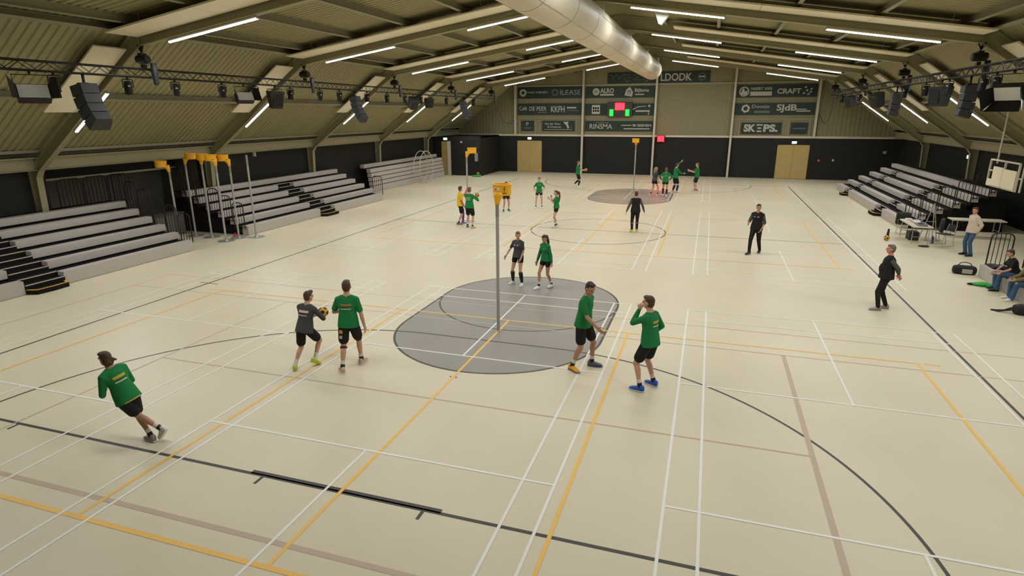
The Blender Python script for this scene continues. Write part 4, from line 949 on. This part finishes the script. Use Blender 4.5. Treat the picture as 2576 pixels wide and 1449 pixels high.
    for z, rx, ry in prof:
        rg.append([T((rx * bw + ga) * cos(2 * pi * j / nn), (ry * bw + ga) * sin(2 * pi * j / nn), z) for j in range(nn)])
    tm.rings(rg)
    if fem:
        for sd in (-1, 1): tm.ell(T(sd * .068, .085, .335), (.058 + .012, .05 + .012, .058 + .012), RT)
    if build > 1.1: tm.ell(T(0, .07, .16), (.15 + ga, .12 + ga, .18), RT)
    if kt in ('long', 'jacket', 'zip'):
        tm.cap(neck0, neck0.lerp(neck1, .18), .072 if not fem else .060, .064 if not fem else .055); tm.cap(neck0 - V((0, 0, .05)), neck0.lerp(neck1, .02), .074 if not fem else .062, .066 if not fem else .056)
    else: tm.cap(neck0 - V((0, 0, .08)), neck0 - V((0, 0, .045)), .085 if not fem else .07, .078 if not fem else .064)
    for sd in (-1, 1): tm.cap(T(sd * .035, -.010, shz + .022), S[sd], .052 + ga * .5, .046 + ga); tm.cap(T(sd * .08, 0, .33), S[sd], .10, .052 + ga * .6)
    slm = MB()
    for sd in (-1, 1):
        sh, el, wr = arm[sd]; tgt = tm if sl is None else slm
        if kt == 'tee':
            tm.cap(sh, sh.lerp(el, .35), .060 if not fem else .052, .060 if not fem else .050); tm.cap(sh.lerp(el, .3), sh.lerp(el, .70), .060 if not fem else .05, .062 if not fem else .05)
        elif kt == 'threequarter':
            tgt.cap(sh, el, .062, .052); tgt.cap(el, el.lerp(wr, .18), .054, .050)
        else:
            g2 = 0 if kt != 'jacket' else .012
            tgt.cap(sh, sh.lerp(el, .4), (.062 if not fem else .053) + g2, (.058 if not fem else .049) + g2); tgt.cap(sh.lerp(el, .4), el, (.058 if not fem else .049) + g2, .051 + g2); tgt.cap(el, el.lerp(wr, .5), .051 + g2, .048 + g2); tgt.cap(el.lerp(wr, .5), el.lerp(wr, .96), .048 + g2, .036 + g2)
    nm = {'tee': 't_shirt', 'long': 'sports_jacket', 'jacket': 'jacket', 'threequarter': 'training_top', 'zip': 'training_top'}[kt]
    shirt = skinmesh(tm, nm, ct, vox * 1.1, 3)
    if sl is not None: skinmesh(slm, 'sleeves', sl, vox * 1.1, 3)
    if under is not None:
        um = MB()
        for sd in (-1, 1):
            sh, el, wr = arm[sd]; um.cap(sh.lerp(el, .6), el, .048, .043); um.cap(el, el.lerp(wr, .95), .043, .031)
        skinmesh(um, 'undershirt', under, vox, 2)
    # bottom
    kb, cb = bottom[0], bottom[1]; bm_ = MB()
    bm_.ell(T(0, 0, .02), (.155 * bw * (1.03 if fem else 1) + .008, .112 * bw + .010, .125), RT)
    for sd in (-1, 1):
        hp, kn, an = leg[sd]
        if kb == 'trousers':
            bm_.cap(hp, hp.lerp(kn, .5), .102 * bw, .088); bm_.cap(hp.lerp(kn, .5), kn, .088, .068); bm_.cap(kn, kn.lerp(an, .5), .068, .060); bm_.cap(kn.lerp(an, .5), kn.lerp(an, .97), .060, .052)
        elif kb == 'jeans':
            bm_.cap(hp, hp.lerp(kn, .5), .098 * bw, .084); bm_.cap(hp.lerp(kn, .5), kn, .084, .068); bm_.cap(kn, kn.lerp(an, .98), .068, .075 if fem else .062)
        elif kb == 'short':
            bm_.cap(hp, hp.lerp(kn, .30), .096 * bw, .090)
        else:
            bm_.cap(hp, hp.lerp(kn, .35), .103 * bw, .103); bm_.cap(hp.lerp(kn, .35), hp.lerp(kn, .70), .102, .098)
    skinmesh(bm_, {'trousers': 'trousers', 'jeans': 'jeans'}.get(kb, 'shorts'), cb, vox * 1.1, 3)
    # legs: socks, bands, shoes
    sc_ = socks or (('ankle', sockb),); 
    for sd in (-1, 1):
        hp, kn, an = leg[sd]; i = 0 if sd < 0 else 1
        if kb not in ('trousers', 'jeans'):
            for nmk, m_ in sc_:
                q = MB()
                if nmk == 'knee': q.cap(kn.lerp(an, .22), kn.lerp(an, .6), .070, .060); q.cap(kn.lerp(an, .6), kn.lerp(an, .88), .058, .045); nm_ = 'knee_sock'
                elif nmk == 'ankle': q.cap(kn.lerp(an, .82), an, .042, .044); nm_ = 'sock'
                else: q.cap(kn.lerp(an, .70), kn.lerp(an, .86), .043, .041); nm_ = 'sock_cuff'
                q.build(nm_, m_, t, smooth=True)
        if legcol and sd == legcol[0]:
            q = MB(); q.cap(hp.lerp(kn, .6), kn, .073, .060); q.cap(kn, kn.lerp(an, .35), .060, .060); q.cap(kn.lerp(an, .35), an, .06, .042); skinmesh(q, 'legging', legcol[1], vox, 2)
        for ls, fr, wd, m_ in legprints:
            if ls == sd:
                c0 = hp.lerp(kn, fr); ax = (kn - hp).normalized(); ou = V((sd * .25, -1, 0)); ou = (ou - ax * ou.dot(ax)).normalized(); ri = ax.cross(ou)
                q = MB(); q.quad(*[c0 + ou * .108 + ri * (a * wd / 2) + ax * (b_ * wd / 2) for a, b_ in ((-1, -1), (1, -1), (1, 1), (-1, 1))]); q.build('shorts_print', m_, t, fix=False)
        for bs, f0, f1, m_ in bands:
            if bs == sd:
                p0 = (hp.lerp(kn, f0) if f0 <= 1 else kn.lerp(an, f0 - 1)); p1 = (hp.lerp(kn, f1) if f1 <= 1 else kn.lerp(an, f1 - 1)); q = MB(); q.tube([p0, p1], .066, 14); q.build('knee_band', m_, t, smooth=False)
        shm = shoes[i] if isinstance(shoes, (list, tuple)) else (shoes or cwhite); som = soles or cwhite
        fy = rad(fyaw[sd]); pt = rad(footpitch[i]); MR = M.Rotation(fy, 3, 'Z') @ M.Rotation(pt, 3, 'X')
        o = V((an.x, an.y, an.z - .085)) if pt == 0 else an + MR @ V((0, 0, -.085))
        def loft(prof, nm, m_, par):
            rg = []
            for y, w0, z0, z1 in prof:
                rg.append([o + MR @ V((w0 * (abs(cos(a)) ** .6) * (1 if cos(a) >= 0 else -1), y, (z0 + z1) / 2 + (z1 - z0) / 2 * (abs(sin(a)) ** .7) * (1 if sin(a) >= 0 else -1))) for a in [2 * pi * (j + .5) / 14 for j in range(14)]])
            return MB().rings(rg).build(nm, m_, par, smooth=True)
        sh_ = loft([(-.078, .022, .03, .075), (-.068, .035, .02, .115), (-.03, .041, .018, .128), (.02, .043, .018, .115), (.07, .046, .018, .088), (.12, .049, .018, .07), (.165, .045, .018, .06), (.195, .030, .02, .046), (.203, .015, .024, .038)], 'shoe', shm, t)
        loft([(-.084, .022, .003, .024), (-.07, .038, 0.001, .026), (.0, .040, 0.001, .024), (.10, .051, 0.001, .024), (.165, .047, 0.001, .024), (.197, .032, .003, .026), (.21, .014, .008, .028)], 'sole', som, sh_)
    # prints on the clothes
    if prints:
        bv = BVHTree.FromPolygons([V(p) for p in tm.v], tm.f)
        for (side, xc, zc, wd, hg, m_) in prints:
            q = MB(); nx, nz = 8, 2; grid = []
            for iz in range(nz + 1):
                for ix in range(nx + 1):
                    x, z = xc + wd * (ix / nx - .5), zc + hg * (iz / nz - .5); o_ = T(x, side * .6, z); dr_ = RT @ V((0, -side, 0)); hit = bv.ray_cast(o_, dr_)
                    grid.append((hit[0] if hit[0] is not None else T(x, side * .13, z)) - dr_ * .006)
            q.add(grid, [(iz * (nx + 1) + ix, iz * (nx + 1) + ix + 1, (iz + 1) * (nx + 1) + ix + 1, (iz + 1) * (nx + 1) + ix) for iz in range(nz) for ix in range(nx)])
            q.build('shirt_print', m_, t, fix=False, smooth=True)
    t['wr'] = 0; del t['wr']
    mwt = M.Translation(t.location) @ M.Rotation(rad(rz), 4, 'Z') @ M.Scale(s, 4)
    return {sd: mwt @ arm[sd][2] for sd in (-1, 1)}, (lambda x, y, z: mwt @ V((x, y, z)))
py_, pw_ = mat('print_yellow', (.50, .40, .03), .7), mat('print_white', (.62, .62, .52), .7); po_ = mat('print_orange', (.62, .30, .02), .7); pcream = mat('print_cream', (.75, .58, .38), .7)
BACK = ((-1, 0, .36, .20, .045, py_), (-1, 0, .285, .19, .020, pw_))
lime = SH('lime', (.55, .62, .05)); orange = SH('orange', (.90, .42, .03)); violet = SH('violet', (.12, .11, .2)); blue = SH('blue', (.02, .10, .48)); redwhite = SH('redwhite', (.62, .42, .34)); teal = SH('teal', (.02, .16, .10)); blackshoe = SH('black', (.015, .014, .013)); pinkshoe = SH('pink', (.75, .38, .34)); greyshoe = SH('grey', (.30, .27, .24)); purpleshoe = SH('purple', (.20, .12, .24)); yelshoe = SH('yellow', (.55, .45, .10))
hang = lambda x=.03, y=.04, z=-.525: ((-x, y, z), (x, y, z))
# runner
person('person in a green jacket running left across the near black line', (-3.62, 1.72), 80, 1.75, ((.12, -.12, .22, 10), (.02, .03, .09, 0)), ((.06, .24, -.33), (.0, .24, -.34)), lean=(17, -9), pelvis=(-.16, .17, .87), head=(12, -8), hair=('shag', 'brown'), skin='tan',
       top=('long', cgreen), bottom=('shorts', cdark), prints=BACK + ((-1, .0, -.062, .26, .018, py_),), socks=(('ankle', sockb), ('cuff', sockw)), shoes=(cwhite, greyshoe), footpitch=(-50, 0), poles={-1: (-.5, -.9, -.3), 1: (.6, -.9, -.3)}, curl=1.0)
W1, _ = person('person in a charcoal shirt stepping away while holding a korfball', (-3.12, 5.03), 4, 1.74, ((-.14, -.24, .09, 30), (.16, .06, .15, -20)), ((.23, .30, -.26), (.0, .30, -.24)), lean=(14, 4), pelvis=(.02, .02, .86), head=(-25, -4), hair=('quiff', 'brown'), skin='fair',
       top=('threequarter', cgrey), bottom=('shorts', cdark), prints=((-1, 0, .37, .22, .05, pcream), (-1, -.01, .285, .2, .028, mat('print_grey', (.4, .4, .38), .7))), socks=(('ankle', sockw), ('cuff', sockw)), shoes=lime, soles=lime, footpitch=(0, -30), poles={-1: (-.5, -.5, -.6), 1: (.9, -.3, -.7)}, curl=.7)
c = (W1[-1] + W1[1]) / 2; ball('yellow and black korfball in the hands of the charcoal shirted player', c + V((.03, .07, .05)))
person('person in a green t-shirt with knee bands seen from behind', (-2.17, 5.23), 18, 1.94, ((-.12, -.22, .085, 30), (.13, .22, .085, -15)), ((.02, .26, -.30), (.12, .0, -.52)), lean=(4, 0), pelvis=(0, 0, .93), head=(4, 0), hair=('short', 'brown'), skin='fair', top=('tee', cgreen), bottom=('shorts', cdark),
       prints=((-1, 0, .36, .19, .042, mat('print_amber', (.36, .20, .03), .7)), (-1, 0, .285, .19, .018, pw_)), socks=(('ankle', sockb), ('cuff', sockw)), shoes=redwhite, legprints=((-1, .30, .07, mat('print_orange', (.62, .30, .02), .7)), (-1, .54, .06, mat('print_shell', (.6, .42, .34), .7))), bands=((-1, 1.02, 1.10, sockb), (1, .84, .93, sockb)), poles={-1: (-.8, -.6, -.6), 1: (.6, -1, 0)}, curl=.5)
person('person in a charcoal t-shirt and black knee socks on the near grey zone', (-.76, 12.22), -190, 1.72, ((-.16, .03, .085, 14), (.20, -.04, .085, -14)), ((-.02, .14, -.46), (.22, .10, -.42)), pelvis=(0, 0, .945), head=(30, -6), sex='f', hair=('pony', 'lightbrown'), skin='fair', top=('tee', cgrey), bottom=('short', cdark), socks=(('knee', sockb), ('ankle', sockb)), curl=.5, prints=((1, -.05, .37, .05, .02, pw_), (1, .05, .37, .05, .02, pw_)))
person('person in a green jacket with a long dark ponytail walking on the near grey zone', (.14, 12.1), -212, 1.72, ((-.05, -.22, .10, 10), (.07, .22, .085, -5)), ((-.08, -.06, -.50), (.10, .10, -.50)), lean=(4, 0), pelvis=(0, 0, .93), head=(22, -14), sex='f', hair=('longpony', 'dark'), skin='tan', top=('long', cgreen), bottom=('short', cdark), socks=(('ankle', sockb), ('cuff', sockw)), curl=.5, prints=((1, -.05, .36, .04, .035, mat('print_rose', (.45, .2, .12), .7)),))
person('person in a green polo stretching one arm down with one orange shoe', (2.36, 6.66), -105, 1.95, ((-.19, .11, .085, 18), (.19, -.12, .085, -20)), ((-.01, -.02, -.52), (.03, .31, -.42)), lean=(7, 0), pelvis=(0, 0, .94), head=(-28, -18), hair=('short', 'dark'), skin='tan', top=('tee', cgreen), bottom=('shorts', cdark), socks=(('ankle', sockb), ('cuff', sockw)), shoes=(violet, orange), soles=violet, curl=.35, prints=((1, -.05, .36, .05, .06, mat('print_mint', (.2, .45, .28), .7)),))
person('person in a green jacket and blue shoes with a hand at the mouth', (3.72, 6.08), 62, 1.93, ((-.17, .02, .085, 10), (.19, -.03, .085, -8)), ((.13, .20, .085), (.02, .10, -.40)), lean=(5, 0), pelvis=(0, -.02, .92), head=(8, 0), hair=('short', 'brown'), skin='fair', top=('long', cgreen), bottom=('shorts', cdark), prints=((-1, 0, .36, .16, .04, py_), (-1, 0, .29, .16, .02, pw_)), socks=(('ankle', sockb), ('cuff', sockw)), shoes=blue, poles={-1: (-.4, .35, -1), 1: (.9, -.8, 0)}, curl=1.0)
person('person in a yellow t-shirt with pink undershirt sleeves', (-6.43, 21.25), -50, 1.86, ((-.10, .14, .085, 5), (.10, -.14, .085, -10)), ((.06, .35, .16), (.03, .12, -.50)), poles={-1: (-.3, -.2, -1)}, pelvis=(0, 0, .94), head=(20, 0), hair=('short', 'red'), skin='fair', top=('tee', cyel), bottom=('shorts', cdark), under=cpink, legcol=(-1, cpurple), socks=(('ankle', sockb),), shoes=purpleshoe, curl=.4, near=False)
W2, _ = person('person in a green jacket seen from behind holding a korfball up', (-5.66, 20.5), -4, 1.92, ((-.14, .05, .085, 10), (.14, -.05, .085, -20)), ((.26, .24, -.10), (.06, .25, -.09)), pelvis=(0, 0, .95), head=(-5, 0), hair=('short', 'lightbrown'), skin='fair', top=('long', cgreen), bottom=('shorts', cdark), prints=BACK, socks=(('ankle', sockb), ('cuff', sockw)), shoes=(violet, yelshoe), poles={1: (1, -.2, -.8)}, near=False, curl=.7)
ball('korfball held up by the green jacketed person near the orange basket', (W2[-1] + W2[1]) / 2 + V((.06, .1, .09)))
person('person in green shoes mostly hidden behind the near yellow basket', (-5.62, 25.6), -140, 1.64, ((-.19, -.08, .085, 8), (.2, .1, .085, -20)), hang(.08), pelvis=(0, 0, .94), sex='f', hair=('bun', 'brown'), skin='tan', top=('tee', cgreen), bottom=('short', cdark), socks=(('ankle', sockb), ('cuff', sockw)), shoes=teal, near=False)
person('person in a green t-shirt facing the camera with hands on hips', (-4.24, 27.23), -165, 1.75, ((-.17, .03, .085, 12), (.19, -.03, .085, -12)), ((-.035, .05, -.40), (.035, .05, -.40)), pelvis=(0, 0, .945), head=(0, 0), sex='f', hair=('bun', 'brown'), skin='fair', top=('tee', cgreen), bottom=('short', cdark), socks=(('ankle', sockb), ('cuff', sockw)), poles={-1: (-1, -.4, 0), 1: (1, -.4, 0)}, near=False, prints=((1, 0, .37, .15, .02, mat('print_mint', (.2, .45, .28), .7)),))
person('person in a green t-shirt with a thick red-brown ponytail, hands raised', (-1.95, 21.9), -246, 1.74, ((-.09, .05, .085, 5), (.09, -.05, .085, -5)), ((.06, .34, -.02), (-.02, .22, .02)), pelvis=(0, 0, .95), sex='f', hair=('longpony', 'red'), skin='fair', top=('tee', cgreen), bottom=('short', cdark), socks=(('ankle', sockb), ('cuff', sockw)), poles={-1: (-.3, -.3, -1), 1: (.3, -.3, -1)}, near=False)
person('person in a black tracksuit and lime shoes walking away', (1.63, 21.78), 12, 1.84, ((-.12, -.08, .09, 10), (.10, .08, .085, -10)), ((-.20, .02, -.49), (.20, .02, -.49)), pelvis=(0, 0, .95), head=(8, 0), hair=('short', 'red'), skin='ruddy', top=('zip', cdark, cgrey2), bottom=('trousers', cdark), shoes=lime, soles=lime, near=False, build=1.06)
person('person in a black tracksuit with rolled sleeves walking towards the camera', (6.38, 18.84), -205, 1.93, ((-.09, -.26, .10, 10), (.08, .24, .085, -10)), ((-.02, .06, -.47), (.04, .26, -.30)), pelvis=(0, 0, .93), head=(24, -2), hair=('short', 'dark'), skin='ruddy', top=('threequarter', cdark, cgrey2), bottom=('trousers', cdark), shoes=blackshoe, soles=greyshoe, prints=((1, -.06, .37, .05, .02, pw_), (1, .06, .37, .05, .02, pw_)), build=1.06, near=False)
person('heavy set person in dark sportswear with hands behind the back', (9.2, 12.8), 82, 1.82, ((-.13, .10, .085, 8), (.13, -.10, .085, -8)), ((.13, -.24, -.38), (-.13, -.26, -.42)), lean=(-2, 0), pelvis=(0, .02, .945), head=(5, 4), hair=('short', 'greyb'), skin='ruddy', top=('long', cdark, cgrey2), bottom=('trousers', cdark), shoes=greyshoe, soles=greyshoe, build=1.22, poles={-1: (-1, -.5, 0), 1: (1, -.5, 0)}, prints=((1, -.05, .38, .05, .03, mat('print_tan', (.3, .24, .14), .7)),))
person('person in a cream jacket and jeans standing by the white tables', (13.8, 20.83), -255, 1.82, ((-.14, .0, .085, 10), (.14, .0, .085, -10)), ((-.03, -.06, -.48), (.05, -.10, -.46)), lean=(2, 0), pelvis=(0, 0, .95), head=(14, 0), hair=('short', 'red'), skin='ruddy', top=('jacket', ccream), bottom=('jeans', cjean), shoes=blackshoe, soles=blackshoe, build=1.1, near=False, poles={-1: (-.9, -.6, 0), 1: (.9, -.6, 0)})
W3, _ = person('distant person in a green t-shirt holding a korfball beside a pillar', (-4.22, 37.4), -72, 1.88, ((-.10, -.22, .2, 0), (.06, .05, .085, 0)), ((.10, .42, -.22), (-.02, .40, -.24)), pelvis=(0, 0, .94), sex='m', hair=('short', 'lightbrown'), skin='fair', top=('tee', cgreen), bottom=('shorts', cdark), socks=(('knee', sockb), ('ankle', sockw)), near=False, footpitch=(-35, 0))
ball('korfball held out by the distant player beside the pillar', (W3[-1] + W3[1]) / 2 + V((.13, .0, .03)))
person('distant blond person in black on the far grey zone', (1.34, 34.4), -48, 1.86, ((-.17, -.12, .085, 5), (.2, .14, .085, -10)), ((-.04, .12, -.5), (.02, .14, -.5)), lean=(4, 0), pelvis=(0, 0, .93), sex='f', head=(-10, 0), hair=('long', 'blond'), skin='fair', top=('tee', cgrey), bottom=('short', cdark), socks=(('ankle', sockb),), near=False)
person('distant person in a green jacket seen from behind, hands on hips', (2.03, 34.25), 2, 1.83, ((-.12, .10, .09, 5), (.10, -.12, .085, -5)), ((-.08, .10, -.38), (.08, .10, -.38)), pelvis=(0, 0, .945), sex='m', hair=('shag', 'lightbrown'), skin='fair', top=('long', cgreen), bottom=('short', cdark), socks=(('knee', sockb), ('ankle', sockw)), poles={-1: (-1, -.3, 0), 1: (1, -.3, 0)}, near=False, prints=((-1, 0, .30, .15, .12, mat('print_olive', (.12, .28, .04), .7)),))
person('distant person in a green jacket raising one arm high', (2.52, 36.15), -55, 1.98, ((-.12, -.06, .085, 5), (.12, .06, .085, -15)), ((.04, .36, .42), (.0, .40, -.24)), lean=(3, 0), pelvis=(0, 0, .945), hair=('short', 'brown'), skin='fair', top=('long', cgreen), bottom=('shorts', cdark), socks=(('knee', sockb), ('ankle', sockw)), shoes=pinkshoe, near=False, curl=.2)
person('distant person in a green t-shirt facing left with hands forward', (3.84, 37.3), -262, 1.93, ((-.12, -.04, .085, 5), (.13, .04, .085, -5)), ((.04, .44, -.14), (-.02, .46, -.10)), pelvis=(0, 0, .95), hair=('short', 'lightbrown'), skin='fair', top=('tee', cgreen), bottom=('shorts', cdark), socks=(('ankle', sockb), ('cuff', sockw)), shoes=pinkshoe, near=False, poles={-1: (-.3, -.3, -1), 1: (.3, -.3, -1)})
person('seated person in a black t-shirt and jeans on the low right bench', (13.22, 15.85, 0), 90, 1.72, ((-.13, .42, .085, 8), (.13, .36, .085, -8)), ((.02, .30, -.36), (-.04, .34, -.38)), lean=(18, 0), pelvis=(0, -.02, .55), head=(10, -18), sex='f', hair=('short', 'brown'), skin='fair', top=('tee', cdark), bottom=('jeans', cjean), shoes=blackshoe, soles=blackshoe, near=False, kneepole={-1: (-.15, .8, 1), 1: (.15, .8, 1)}, sit=True)
person('seated person with long hair in an olive cardigan on the low right bench', (13.22, 14.85, 0), 95, 1.72, ((-.13, .46, .085, 8), (.13, .38, .085, -8)), ((.04, .32, -.32), (-.06, .34, -.32)), lean=(16, 0), pelvis=(0, -.02, .55), head=(12, -12), sex='f', hair=('long', 'lightbrown'), skin='fair', top=('jacket', colive), bottom=('jeans', cjean), shoes=cwhite, near=False, kneepole={-1: (-.15, .8, 1), 1: (.15, .8, 1)}, sit=True)
